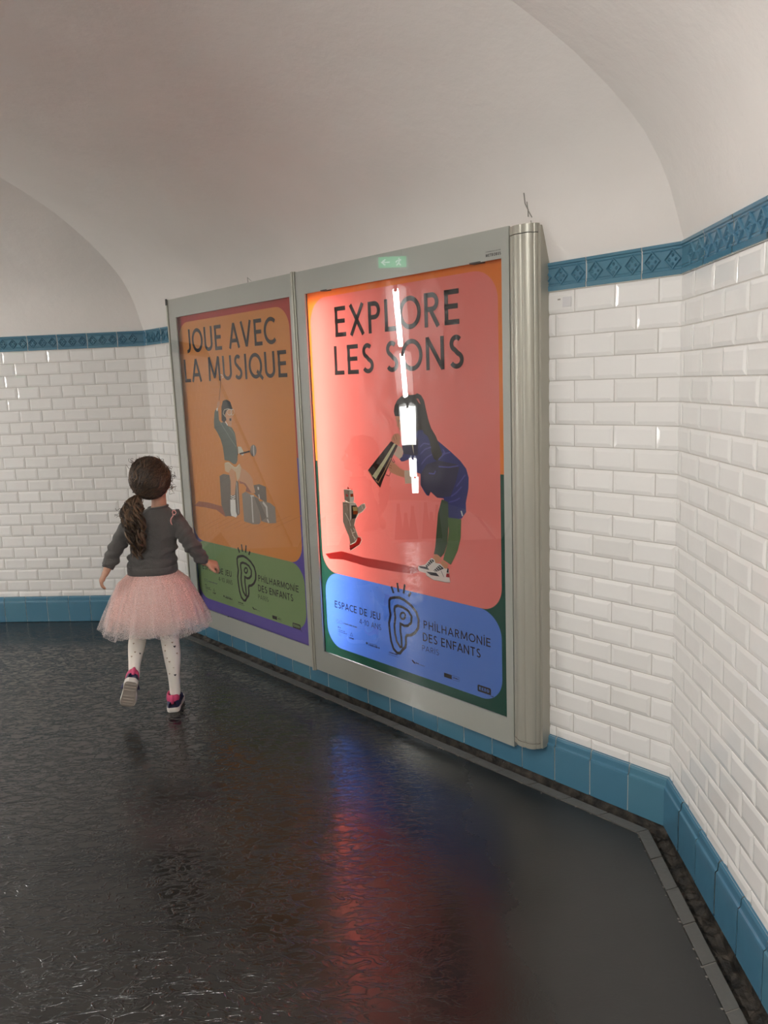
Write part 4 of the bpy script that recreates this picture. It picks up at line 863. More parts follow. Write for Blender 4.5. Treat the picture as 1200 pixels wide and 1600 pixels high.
# ------------------------------------------------------------------ fluorescent lamps
def batten(A, Bp, width, tube_mat, label, group, diffuser=0):
    """slim ceiling lamp from A to B: folded metal trough, tube, two sockets"""
    A, Bp = np.array(A, float), np.array(Bp, float); ax = Bp - A; L = np.linalg.norm(ax); ax /= L
    side = np.cross(ax, [0, 0, 1]); side /= np.linalg.norm(side); up = np.cross(side, ax)
    root = empty('ceiling_lamp', tuple((A + Bp) / 2), label, 'lamp', group)
    fn = lambda x, y, z: tuple(A + ax * x + side * y + up * z)
    mb = MB(); h = width / 2
    sec = [(-h, -.004), (-h * .95, .012), (-h * .45, .05), (h * .45, .05), (h * .95, .012), (h, -.004), (h * .93, .008), (h * .42, .044), (-h * .42, .044), (-h * .93, .008)]
    n_ = len(sec); vs = [fn(x, y, z) for x in (0, L) for y, z in sec]
    mb.add(vs, [(i, (i + 1) % n_, n_ + (i + 1) % n_, n_ + i) for i in range(n_)]); under(mb.build('trough', M_WHITE, root), root)
    mb = MB(); mb.tube([fn(x, 0, 0) for x in np.linspace(.03, L - .03, 6)], .026, 12); under(mb.build('tube', tube_mat, root), root)
    if diffuser:
        mb = MB(); mb.box(fn, .03, L - .03, -diffuser / 2, diffuser / 2, -.05, .005); under(mb.build('diffuser', M_DIFF, root), root)
    for x in (0, L - .03):
        mb = MB(); mb.box(fn, x, x + .03, -.018, .018, -.02, .046); under(mb.build('socket', M_WHITE, root), root)
    for x in (L * .25, L * .75):
        hang = MB(); p = fn(x, 0, .048); hang.tube([p, (p[0], p[1], p[2] + (.32 if width < .1 else .06))], .006, 6); under(hang.build('hanger', M_WHITE, root), root)
    return root
VC = np.array([3.4243, 3.0124])
def stair_pt(L, az, z): a = math.radians(az); return (VC[0] - L * math.cos(a), VC[1] + L * math.sin(a), z)
for k, (L0, a0, L1, a1, w, lb) in enumerate(((7.55, 4.35, 8.47, 4.13, .20, 'white tube lamp at the head of the stairs'), (8.60, 4.05, 9.50, 3.92, .20, 'second white tube lamp down the stairs'), (9.72, 3.8, 10.70, 3.8, .22, 'third white tube lamp down the stairs'),
                                             (11.2, 3.56, 11.75, 3.56, .12, 'fourth, short tube lamp down the stairs'), (11.85, 3.45, 12.4, 3.45, .12, 'fifth, short tube lamp near the foot of the stairs'))):
    zf_ = lambda L: 2.655 - .541 * max(0, L - 7.08)
    batten(stair_pt(L0, a0, zf_(L0)), stair_pt(L1, a1, zf_(L1)), w, M_TUBE_S, lb, 'tube lamps over the stairs', (0, 0, .19, .10, .10)[k])
for k, L in enumerate((14.5, 17.5)): batten(stair_pt(L, 3.4, 2.66 - DROP), stair_pt(L + 1.2, 3.4, 2.66 - DROP), .2, M_TUBE_S, ('nearer' if k == 0 else 'farther') + ' added tube lamp, unseen, in the passage at the foot of the stairs', 'added unseen lamps of the lower passage')  # unseen lamps added so that the end-wall posters are lit
for k, t in enumerate((1.55, 3.2, 4.9, 6.6)):
    c = RC + DR * t + NR * 1.75; a, c2 = c - DR * .6, c + DR * .6
    batten((a[0], a[1], 2.38), (c2[0], c2[1], 2.38), .05, M_TUBE_P, ('first', 'second', 'third', 'fourth')[k] + ' tube lamp behind the viewer counted from the posters', 'tube lamps over the passage')
# lit exit sign hanging at the head of the stairs, mirrored in the case glass
c = np.array(stair_pt(6.9, 4.48, 1.524 + .1475 * 6.9)); sy = np.array([math.sin(math.radians(4.5)), math.cos(math.radians(4.5)), 0]); sx_ = np.array([math.cos(math.radians(4.5)), -math.sin(math.radians(4.5)), 0])
root = empty('exit_sign', tuple(c), 'green lit exit sign hanging at the head of the stairs', 'sign')
fn = lambda x, y, z: tuple(c + sx_ * x + sy * y + np.array([0, 0, 1.0]) * z)
mb = MB(); mb.box(fn, -.02, 0, -.135, .135, -.055, .055); under(mb.build('housing', M_WHITE, root), root)
mb = MB(); mb.box(fn, 0, .002, -.12, .12, -.045, .045); under(mb.build('lit_panel', M_EXIT, root), root)
for grp in (([(-.07, .02), (-.055, -.005), (-.07, -.03)], [(-.055, -.005), (-.035, -.03)], [(-.075, .018), (-.04, .008), (-.03, -.005)], [(-.062, .034), (-.056, .020)]), ([(.02, 0), (.09, 0)], [(.06, .025), (.09, 0), (.06, -.025)])):
    mb = MB()
    for pts in grp: ribbon(mb, pts, .011, False, lambda y, z: fn(.003, y, z))
    under(mb.build('pictogram', M_EXITW, root), root)
for y_ in (-.08, .08):
    mb = MB(); mb.tube([fn(-.01, y_, .055), fn(-.01, y_, 2.745 - c[2])], .004, 6); under(mb.build('hanger', M_ALU, root), root)
# two pale posters at the end of the lower passage, mirrored in the case glass
ew = sf[2]; ev = (st[2] - sf[2]) / 3.6
for k, (y0, lb) in enumerate(((0.0, 'pale poster with dark figures on the end wall of the lower passage, on the right'), (0.0, 'pale poster with dark figures on the end wall of the lower passage, on the left'))):
    pass
Lw = 20.5; base = np.array([ew[0], ew[1]])
for k, (az0, az1) in enumerate(((1.55, 3.15), (3.3, 5.3))):
    ys = [VC[1] + Lw * math.sin(math.radians(a)) for a in (az0, az1)]
    t0, t1 = [(y - base[1]) / ev[1] for y in ys]
    n3 = np.array([ev[1], -ev[0]]); n3 = n3 if n3[0] > 0 else -n3
    g = lambda t, d, z: (base[0] + ev[0] * t + n3[0] * d, base[1] + ev[1] * t + n3[1] * d, z)
    zz0, zz1 = 1.524 - .2162 * Lw, 1.524 - .156 * Lw
    root = empty('framed_poster', g((t0 + t1) / 2, 0, zz0), ('pale poster of dark figures on the lower end wall, towards the middle', 'pale poster of dark figures on the lower end wall, close to the outer wall')[k], 'poster', 'posters on the lower end wall')
    mb = MB(); mb.box(lambda x, y, z: g(x, y, z), t0, t1, .002, .03, zz0, zz1); under(mb.build('sheet', M_STICKP, root), root)
    mb = MB()
    for q in range(3):
        cx = t0 + (t1 - t0) * (.25 + .27 * q); hh = (zz1 - zz0) * (.75, .6, .82)[q]; zb2 = zz0 + .18
        vs = [(cx - .13, zb2), (cx + .13, zb2), (cx + .08, zb2 + hh * .55), (cx + .05, zb2 + hh * .78), (cx + .04, zb2 + hh), (cx - .04, zb2 + hh), (cx - .05, zb2 + hh * .78), (cx - .08, zb2 + hh * .55)]
        mb.add([g(x, .032, z) for x, z in vs], [tuple(range(8))])
    under(mb.build('printed_figures', M_FIGS, root), root)

# ------------------------------------------------------------------ the girl
M_SKIN = plain('skin', (0.50, 0.27, 0.18), 0.5); M_SKIN.node_tree.nodes['Principled BSDF'].inputs['Subsurface Weight'].default_value = 0.12
M_SKIN.node_tree.nodes['Principled BSDF'].inputs['Subsurface Radius'].default_value = (0.01, 0.004, 0.002)
m, nd, ln, b = mat('dark_brown_hair'); M_HAIR = m
at = N(nd, 'ShaderNodeAttribute', attribute_name='tint'); mx = N(nd, 'ShaderNodeMix', data_type='RGBA')
mx.inputs[6].default_value = (0.024, 0.014, 0.009, 1); mx.inputs[7].default_value = (0.19, 0.115, 0.065, 1)
ln.new(at.outputs['Fac'], mx.inputs[0]); ln.new(mx.outputs[2], b.inputs['Base Color']); b.inputs['Roughness'].default_value = 0.42
# knitted jumper: fine ribs in the bump
m, nd, ln, b = mat('charcoal_knit'); M_KNIT = m
b.inputs['Base Color'].default_value = (0.088, 0.082, 0.078, 1); b.inputs['Roughness'].default_value = 0.9; b.inputs['Sheen Weight'].default_value = 0.15
tc = N(nd, 'ShaderNodeTexCoord'); nz = N(nd, 'ShaderNodeTexNoise'); nz.inputs['Scale'].default_value = 260
n3_ = N(nd, 'ShaderNodeTexNoise'); n3_.inputs['Scale'].default_value = 22; n3_.inputs['Detail'].default_value = 3
ad = N(nd, 'ShaderNodeMath', operation='MULTIPLY_ADD'); ad.inputs[1].default_value = 3.0; ln.new(tc.outputs['Object'], nz.inputs['Vector']); ln.new(tc.outputs['Object'], n3_.inputs['Vector'])
ln.new(n3_.outputs['Fac'], ad.inputs[0]); ln.new(nz.outputs['Fac'], ad.inputs[2])
bp = N(nd, 'ShaderNodeBump'); bp.inputs['Strength'].default_value = 0.5; bp.inputs['Distance'].default_value = 0.004; ln.new(ad.outputs[0], bp.inputs['Height']); ln.new(bp.outputs['Normal'], b.inputs['Normal'])
def tulle(name, col, op):
    m, nd, ln, b = mat(name); nd.remove(b); out = nd['Material Output']
    tr = N(nd, 'ShaderNodeBsdfTransparent'); di = N(nd, 'ShaderNodeBsdfDiffuse'); ts = N(nd, 'ShaderNodeBsdfTranslucent')
    di.inputs[0].default_value = (*col, 1); ts.inputs[0].default_value = (*col, 1)
    a = N(nd, 'ShaderNodeMixShader'); a.inputs[0].default_value = 0.35; ln.new(di.outputs[0], a.inputs[1]); ln.new(ts.outputs[0], a.inputs[2])
    tc = N(nd, 'ShaderNodeTexCoord'); vo = N(nd, 'ShaderNodeTexVoronoi', feature='DISTANCE_TO_EDGE'); vo.inputs['Scale'].default_value = 150; ln.new(tc.outputs['Object'], vo.inputs['Vector'])
    mr = N(nd, 'ShaderNodeMapRange'); mr.inputs['From Min'].default_value = 0.02; mr.inputs['From Max'].default_value = 0.16; mr.inputs['To Min'].default_value = min(1, op * 1.7); mr.inputs['To Max'].default_value = op * 0.55
    ln.new(vo.outputs['Distance'], mr.inputs['Value'])
    ms = N(nd, 'ShaderNodeMixShader'); ln.new(mr.outputs['Result'], ms.inputs[0]); ln.new(tr.outputs[0], ms.inputs[1]); ln.new(a.outputs[0], ms.inputs[2]); ln.new(ms.outputs[0], out.inputs['Surface'])
    return m
M_TULLE = tulle('pink_tulle', (0.90, 0.70, 0.655), 0.38); M_TULLE_P = tulle('pale_pink_tulle', (0.92, 0.82, 0.79), 0.27)
M_LINING = plain('pink_lining', (0.86, 0.55, 0.51), 0.7)
M_TIGHTS = plain('cream_tights', (0.82, 0.77, 0.69), 0.8, sheen=0.2); M_HEART = plain('black_heart', (0.02, 0.018, 0.02), 0.8); M_HEART2 = plain('beige_heart', (0.36, 0.27, 0.19), 0.8)
M_NAVY = plain('navy_shoe_leather', (0.022, 0.022, 0.07), 0.5); M_PINK = plain('pink_shoe_lining', (0.60, 0.07, 0.17), 0.6); M_SOLE = plain('white_rubber', (0.70, 0.66, 0.60), 0.6); M_TREAD = plain('worn_tread', (0.42, 0.36, 0.31), 0.7)
M_PIPING = plain('rose_piping', (0.72, 0.36, 0.33), 0.6); M_EYEW = plain('eye_white', (0.8, 0.78, 0.75), 0.2); M_IRIS = plain('dark_iris', (0.03, 0.015, 0.01), 0.2); M_LIPS = plain('lips', (0.48, 0.18, 0.15), 0.45)

GIRL = Vector((-1.02, 3.575, 0.0))
def ellipsoid(mb, c, R3, radii, nu=20, nv=12):
    """R3: three unit axes"""
    c = np.array(c); vs = []; A = [np.array(a, float) for a in R3]
    for i in range(nv + 1):
        ph = PI * i / nv
        for j in range(nu):
            th = 2 * PI * j / nu
            vs.append(c + A[0] * radii[0] * math.sin(ph) * math.cos(th) + A[1] * radii[1] * math.sin(ph) * math.sin(th) + A[2] * radii[2] * math.cos(ph))
    mb.add(vs, [(i * nu + j, (i + 1) * nu + j, (i + 1) * nu + (j + 1) % nu, i * nu + (j + 1) % nu) for i in range(nv) for j in range(nu)])
def limb(mb, pts, r, n=14):
    """tapering limb with rounded ends, resampled smoothly"""
    P = np.array(pts, float); R = np.array(r, float); k = len(P); t = np.arange(k); tt = np.linspace(0, k - 1, (k - 1) * 6 + 1)
    def cat(V):
        out = []
        for x in tt:
            i = min(int(x), k - 2); f = x - i; p0, p1, p2, p3 = V[max(i - 1, 0)], V[i], V[i + 1], V[min(i + 2, k - 1)]
            out.append(0.5 * ((2 * p1) + (-p0 + p2) * f + (2 * p0 - 5 * p1 + 4 * p2 - p3) * f * f + (-p0 + 3 * p1 - 3 * p2 + p3) * f ** 3))
        return np.array(out)
    Q, r2 = cat(P), cat(R)
    d0 = Q[0] - Q[1]; d0 /= np.linalg.norm(d0); d1 = Q[-1] - Q[-2]; d1 /= np.linalg.norm(d1)
    Q = np.vstack([[Q[0] + d0 * r2[0] * s for s in (.95, .7, .35)], Q, [Q[-1] + d1 * r2[-1] * s for s in (.35, .7, .95)]])
    r2 = np.concatenate([r2[0] * np.array([.3, .7, .93]), r2, r2[-1] * np.array([.93, .7, .3])])
    mb.tube(Q, r2, n)
def oval_stack(mb, rings, n=28):
    vs = []
    for (x, y, z, rx, ry) in rings:
        for j in range(n):
            t = 2 * PI * j / n; c, s = math.cos(t), math.sin(t)
            vs.append((x + rx * math.copysign(abs(c) ** .85, c), y + ry * math.copysign(abs(s) ** .85, s), z))
    k = len(rings)
    mb.add(vs, [(i * n + j, i * n + (j + 1) % n, (i + 1) * n + (j + 1) % n, (i + 1) * n + j) for i in range(k - 1) for j in range(n)] + [tuple(range(n))[::-1], tuple((k - 1) * n + j for j in range(n))])
def fuse(mb, name, m_, voxel, smooth, parent=None):
    o = mb.build(name, m_)
    md = o.modifiers.new('r', 'REMESH'); md.mode = 'VOXEL'; md.voxel_size = voxel
    ms_ = o.modifiers.new('s', 'SMOOTH'); ms_.factor = 0.5; ms_.iterations = smooth
    apply_mods(o); o.data.polygons.foreach_set('use_smooth', np.ones(len(o.data.polygons), dtype=bool))
    if parent is not None: o.parent = parent
    return o
XYZ = ((1, 0, 0), (0, 1, 0), (0, 0, 1))
# joints
FA = math.radians(10); HF = np.array([math.sin(FA) * .985, math.cos(FA) * .985, 0.12]); HF /= np.linalg.norm(HF)
HR = np.array([HF[1], -HF[0], 0]); HR /= np.linalg.norm(HR); HU = np.cross(HR, HF)
HC = np.array([-0.988, 3.582, 1.118])
hd = lambda r_, f_, u_: HC + HR * r_ + HF * f_ + HU * u_
ARM_L = [(-1.075, 3.575, .938), (-1.128, 3.565, .885), (-1.166, 3.552, .826), (-1.190, 3.525, .772), (-1.209, 3.50, .722)]
ARM_R = [(-.905, 3.575, .934), (-.866, 3.565, .885), (-.838, 3.553, .832), (-.808, 3.560, .778), (-.775, 3.585, .722)]
LEG_R = [(-.975, 3.58, .640), (-.972, 3.585, .50), (-.973, 3.585, .375), (-.962, 3.562, .275), (-.9605, 3.555, .17), (-.962, 3.560, .085)]
LEG_L = [(-1.075, 3.58, .640), (-1.105, 3.60, .50), (-1.121, 3.605, .395), (-1.127, 3.560, .325), (-1.129, 3.515, .258), (-1.127, 3.485, .205)]
mb = MB()
ellipsoid(mb, hd(0, -.010, .012), (HR, HF, HU), (.073, .088, .084))
ellipsoid(mb, hd(0, .026, -.038), (HR, HF, HU), (.055, .056, .060))
ellipsoid(mb, hd(0, .056, -.070), (HR, HF, HU), (.024, .022, .020))
ellipsoid(mb, hd(0, .086, -.030), (HR, HF, HU), (.009, .013, .010))
limb(mb, [hd(0, .080, -.002), hd(0, .086, -.026)], [.006, .008], 8)
for sgn in (-1, 1):
    ellipsoid(mb, hd(sgn * .074, -.006, -.018), (HR * .9 + HF * -.3 * sgn, HF, HU), (.009, .019, .027))
    ellipsoid(mb, hd(sgn * .036, .055, -.036), (HR, HF, HU), (.024, .022, .022))
limb(mb, [(-.968, 3.585, 1.06), (-.968, 3.588, 1.01), (-.975, 3.59, .95)], [.036, .034, .042])
oval_stack(mb, [(-1.02, 3.58, .58, .085, .07), (-1.02, 3.58, .66, .098, .078), (-1.01, 3.58, .74, .090, .07), (-.995, 3.582, .84, .092, .07), (-.99, 3.585, .92, .100, .066), (-.985, 3.587, .965, .070, .045)])
limb(mb, ARM_L, [.036, .031, .028, .024, .0175]); limb(mb, ARM_R, [.036, .031, .028, .024, .0175])
for leg, rr_l in ((LEG_R, [.066, .052, .040, .036, .025, .022]), (LEG_L, [.066, .052, .038, .035, .025, .022])): limb(mb, leg, rr_l)
def hand(mb, wrist, fdir, nrm, thumb_side, curl, spread, thumb_out):
    """palm, four unequal bent fingers and a thumb from the side of the palm; nrm points out of the palm"""
    w = np.array(wrist, float); f = np.array(fdir, float); f /= np.linalg.norm(f); n_ = np.array(nrm, float); n_ -= f * (n_ @ f); n_ /= np.linalg.norm(n_)
    s = np.cross(f, n_); s *= thumb_side
    limb(mb, [w - f * .012, w + f * .012], [.0165, .016], 10)
    for q in (-.016, -.0055, .0055, .016): limb(mb, [w + f * .008 + s * q * .7, w + f * .030 + s * q, w + f * .048 + s * q * 1.05], [.0115, .0105, .0088], 10)
    for q, L, c_ in ((.0175, .040, curl * .9), (.006, .046, curl), (-.0055, .043, curl * 1.05), (-.0165, .034, curl * 1.1)):
        p = w + f * .046 + s * q * 1.08; ang = 0.12; pts = [p - f * .006]; d = f + s * q * spread; d /= np.linalg.norm(d)
        pts.append(p)
        for seg_ in (.45, .32, .25):
            ang += c_; dv = d * math.cos(ang) + n_ * math.sin(ang); p = p + dv * L * seg_; pts.append(p)
        limb(mb, pts, [.0078, .0076, .0068, .0062, .0052], 8)
    b0 = w + f * .010 + s * .017; d = f * .62 + s * thumb_out + n_ * .35; d /= np.linalg.norm(d); d2_ = f * .9 + s * thumb_out * .35 + n_ * .4; d2_ /= np.linalg.norm(d2_)
    limb(mb, [b0 - s * .008, b0 + d * .018, b0 + d * .018 + d2_ * .016, b0 + d * .018 + d2_ * .031], [.0105, .0088, .0078, .0062], 8)
hand(mb, (-1.2125, 3.494, .712), (-.50, -.20, -.84), (.70, .30, -.35), -1, .42, 4, .85)
hand(mb, (-.770, 3.588, .714), (.86, .30, -.30), (-.1, .35, -.9), -1, .62, 3, .75)
girl = fuse(mb, 'person', M_SKIN, .0042, 3)
tag(girl, 'small girl in a dark grey jumper and pink tulle skirt walking away beside the posters', 'person')
# face
mb = MB()
for sgn in (-1, 1):
    mb = MB(); ellipsoid(mb, hd(sgn * .030, .066, -.004), (HR, HF, HU), (.0125, .010, .0095)); e = mb.build('eye', M_EYEW, girl, True)
    mb = MB(); ellipsoid(mb, hd(sgn * .031, .0735, -.004), (HR, HF, HU), (.0058, .004, .0062)); mb.build('iris', M_IRIS, e, True)
    mb = MB(); mb.tube([hd(sgn * .014, .079, .014), hd(sgn * .030, .078, .019), hd(sgn * .044, .068, .014)], [.0012, .0018, .001], 6); mb.build('eyebrow', M_IRIS, girl)
mb = MB(); ellipsoid(mb, hd(0, .0775, -.056), (HR, HF, HU), (.017, .006, .0055)); mb.build('lips', M_LIPS, girl, True)
# jumper
mb = MB()
oval_stack(mb, [(-1.021, 3.575, .686, .109, .087), (-1.021, 3.575, .70, .1115, .090), (-1.020, 3.575, .735, .110, .088), (-1.016, 3.575, .765, .104, .083), (-1.008, 3.577, .80, .103, .081), (-1.0, 3.58, .845, .105, .079), (-.995, 3.582, .885, .109, .077), (-.990, 3.585, .925, .112, .071), (-.985, 3.587, .955, .094, .058), (-.979, 3.589, .978, .062, .049), (-.973, 3.589, .990, .044, .043)])
limb(mb, ARM_L[:4] + [(-1.200, 3.513, .745)], [.045, .040, .0355, .032, .0265]); limb(mb, ARM_R[:4] + [(-.787, 3.577, .741)], [.045, .040, .0365, .033, .0265])
jumper = fuse(mb, 'jumper', M_KNIT, .0055, 4, girl)
co = np.zeros(len(jumper.data.vertices) * 3); jumper.data.vertices.foreach_get('co', co); co = co.reshape(-1, 3); nn_ = np.zeros_like(co).reshape(-1); jumper.data.vertices.foreach_get('normal', nn_); nn_ = nn_.reshape(-1, 3)
body_m = np.clip((.115 - np.abs(co[:, 0] + 1.005)) / .03, 0, 1); zz_ = co[:, 2]
fold = np.zeros(len(co))
for z0_, sl, am, w_ in ((.722, .05, .0030, .010), (.745, -.09, .0034, .010), (.775, .14, .0032, .010), (.800, -.10, .0026, .010), (.835, .22, .0020, .012), (.880, -.30, .0018, .014)):
    fold += 1.7 * am * np.exp(-((zz_ - z0_ - sl * (co[:, 0] + 1.0) - .006 * np.sin(co[:, 0] * 60)) / w_) ** 2) * (.45 + .55 * np.clip(np.abs(co[:, 0] + 1.008) / .1, 0, 1))
arm_m = 1 - body_m
fold += arm_m * .0022 * np.sin((co[:, 2] * 1.0 - np.abs(co[:, 0] + 1) * .6) * 150 + 3 * np.sin(co[:, 0] * 40)) * np.clip((.95 - zz_) / .1, 0, 1)
jumper.data.vertices.foreach_set('co', (co + nn_ * fold[:, None]).reshape(-1)); jumper.data.update()
for arm, a, c in ((ARM_L, (-1.1935, 3.521, .764), (-1.2075, 3.503, .7265)), (ARM_R, (-.800, 3.568, .762), (-.777, 3.584, .7255))):
    mb = MB(); a, c = np.array(a), np.array(c); mb.tube([a + (c - a) * t for t in (0, .04, .2, .5, .8, .96, 1)], [.0275, .0300, .0305, .0290, .0275, .0262, .022], 20); mb.build('cuff', M_KNIT, jumper, True)
mb = MB(); th = np.linspace(0, 2 * PI, 49)
mb.tube([(-.974 + .0445 * math.cos(t), 3.589 + .0435 * math.sin(t), .992 + .004 * math.cos(t)) for t in th], .0048, 8, cap=False); mb.build('neckband', M_KNIT, jumper, True)
mb = MB(); vs = []
for z, g_ in ((.683, .002), (.684, .0045), (.70, .0052), (.718, .004), (.720, .000)):
    for t in th[:-1]: c, s = math.cos(t), math.sin(t); vs.append((-1.021 + (.1105 + g_) * math.copysign(abs(c) ** .85, c), 3.575 + (.0885 + g_) * math.copysign(abs(s) ** .85, s), z))
mb.add(vs, [(i * 48 + j, i * 48 + (j + 1) % 48, (i + 1) * 48 + (j + 1) % 48, (i + 1) * 48 + j) for i in range(4) for j in range(48)]); mb.build('hem_band', M_KNIT, jumper, True)
# bow with rose piping on the right shoulder
bow = None
bx0 = np.array([-.884, 3.507, .968])
mb = MB(); mb.tube([bx0 + np.array(q) for q in ((.010, .004, .016), (.020, .002, .014), (.024, .0, .004), (.016, -.002, -.006), (.006, -.002, -.004))], [.006, .009, .010, .008, .005], 10); bow = mb.build('bow', M_KNIT, jumper, True)
mb = MB(); mb.tube([bx0 + np.array(q) for q in ((.000, -.004, -.002), (-.004, -.006, .008), (.000, -.008, .017), (.009, -.008, .016), (.014, -.008, .006), (.007, -.010, -.003), (-.002, -.010, -.002), (.000, -.012, -.008), (-.006, -.013, -.014), (-.010, -.014, -.020), (-.013, -.013, -.030), (-.012, -.012, -.040), (-.008, -.010, -.049))], .0026, 8); mb.build('piping', M_PIPING, bow, True)

# skirt
def skirt_layer(name, m_, sc, hem, n_p, amp, seed, top=1.0, parent=None, wav=.014, bigk=.045):
    rg_ = np.random.default_rng(seed); ph = rg_.uniform(0, 6.28, 6); nt, nz_ = 288, 26; vs = []
    tk = np.array([0, .08, .2, .45, .72, 1.0]); rxk = np.array([.105, .128, .164, .197, .226, .250]); ryk = np.array([.085, .104, .130, .160, .182, .200])
    for i in range(nz_ + 1):
        t = i / nz_; rx = np.interp(t, tk, rxk) * (1 - (1 - sc) * t); ry = np.interp(t, tk, ryk) * (1 - (1 - sc) * t)
        for j in range(nt):
            th = 2 * PI * j / nt
            pl = math.sin(n_p * th + ph[0] + .9 * math.sin(3 * th + ph[1])) * .6 + math.sin(n_p * 2.3 * th + ph[2] + 1.1 * math.sin(2 * th + ph[3])) * .4
            big = math.sin(5 * th + ph[4]) * .5 + math.sin(3 * th + ph[5]) * .5
            k = 1 + amp * (.25 + .75 * t) * pl * min(1, t * 4 + .25) + bigk * t * t * big
            zz = .694 - (.694 - hem - wav * big - .008 * pl * t) * t
            cx = -1.021 - .006 * t; cy = 3.575 - .005 * t
            k *= top
            vs.append((cx + rx * k * math.cos(th), cy + ry * k * math.sin(th), zz))
    mb = MB(); mb.add(vs, [(i * nt + j, i * nt + (j + 1) % nt, (i + 1) * nt + (j + 1) % nt, (i + 1) * nt + j) for i in range(nz_) for j in range(nt)])
    return mb.build(name, m_, parent, True)
skirt = skirt_layer('skirt', M_LINING, .84, .470, 14, .045, 3, top=.93, parent=girl); 
skirt_layer('tulle_layer', M_TULLE, .86, .448, 17, .055, 5, parent=skirt)
skirt_layer('tulle_layer', M_TULLE, .92, .432, 15, .060, 8, parent=skirt)
skirt_layer('tulle_layer', M_TULLE_P, .97, .420, 13, .060, 13, parent=skirt, bigk=.07)
skirt_layer('tulle_layer', M_TULLE_P, 1.02, .412, 16, .055, 21, parent=skirt, wav=.022, bigk=.09)

# tights with scattered hearts
mb = MB(); RT = {0: [.070, .056, .0455, .0405, .0285, .026], 1: [.070, .056, .0425, .0395, .0285, .026]}
limb(mb, LEG_R, RT[0], 18); limb(mb, LEG_L, RT[1], 18)
oval_stack(mb, [(-1.02, 3.58, .57, .088, .073), (-1.02, 3.58, .62, .098, .08), (-1.02, 3.58, .67, .10, .08)])
tights = fuse(mb, 'tights', M_TIGHTS, .005, 5, girl)
hb = MB()
def hearts(leg, R_, spots):
    P = np.array(leg)
    for f_, a_, sz, m_ in spots:
        k = int(f_); t = f_ - k; c = P[k] * (1 - t) + P[k + 1] * t; ax = P[k + 1] - P[k]; ax /= np.linalg.norm(ax); r_ = R_[k] * (1 - t) + R_[k + 1] * t
        bk = np.array([0.12, -1.0, 0]); bk -= ax * (bk @ ax); bk /= np.linalg.norm(bk); sd = np.cross(ax, bk)
        if sd[0] < 0: sd = -sd
        def on(x, y):
            a = a_ + x / r_; return c - ax * y + (bk * math.cos(a) + sd * math.sin(a)) * (r_ * 1.0 + .0012)
        pts = [(0, -1), (.55, -.45), (.95, .1), (.9, .55), (.5, .75), (0, .4), (-.5, .75), (-.9, .55), (-.95, .1), (-.55, -.45)]
        hb.add([on(0, 0)] + [on(x * sz, y * sz) for x, y in pts], [(0, 1 + i, 1 + (i + 1) % 10) for i in range(10)], m_)
hearts(LEG_R, RT[0], [(2.08, .15, .0062, 0), (2.10, -.55, .005, 1), (2.42, .35, .005, 1), (2.62, .55, .0062, 0), (2.50, -.45, .004, 1), (2.75, -.6, .005, 1), (2.95, .75, .005, 1), (3.05, -.5, .0045, 1), (3.22, -.25, .005, 1), (3.5, .2, .005, 1), (3.88, .35, .006, 0), (3.8, -.5, .0045, 1), (1.8, .3, .005, 1)])
hearts(LEG_L, RT[1], [(1.95, .5, .005, 0), (2.1, -.1, .0045, 1), (2.35, -.75, .005, 0), (2.4, .05, .005, 1), (2.62, .15, .005, 1), (2.6, -.8, .004, 1), (2.95, -.25, .0045, 1), (2.2, .9, .005, 0), (3.45, .05, .0045, 1), (3.5, .75, .005, 0), (3.7, -.4, .0045, 1)])
hb.build('printed_hearts', [M_HEART, M_HEART2], tights)

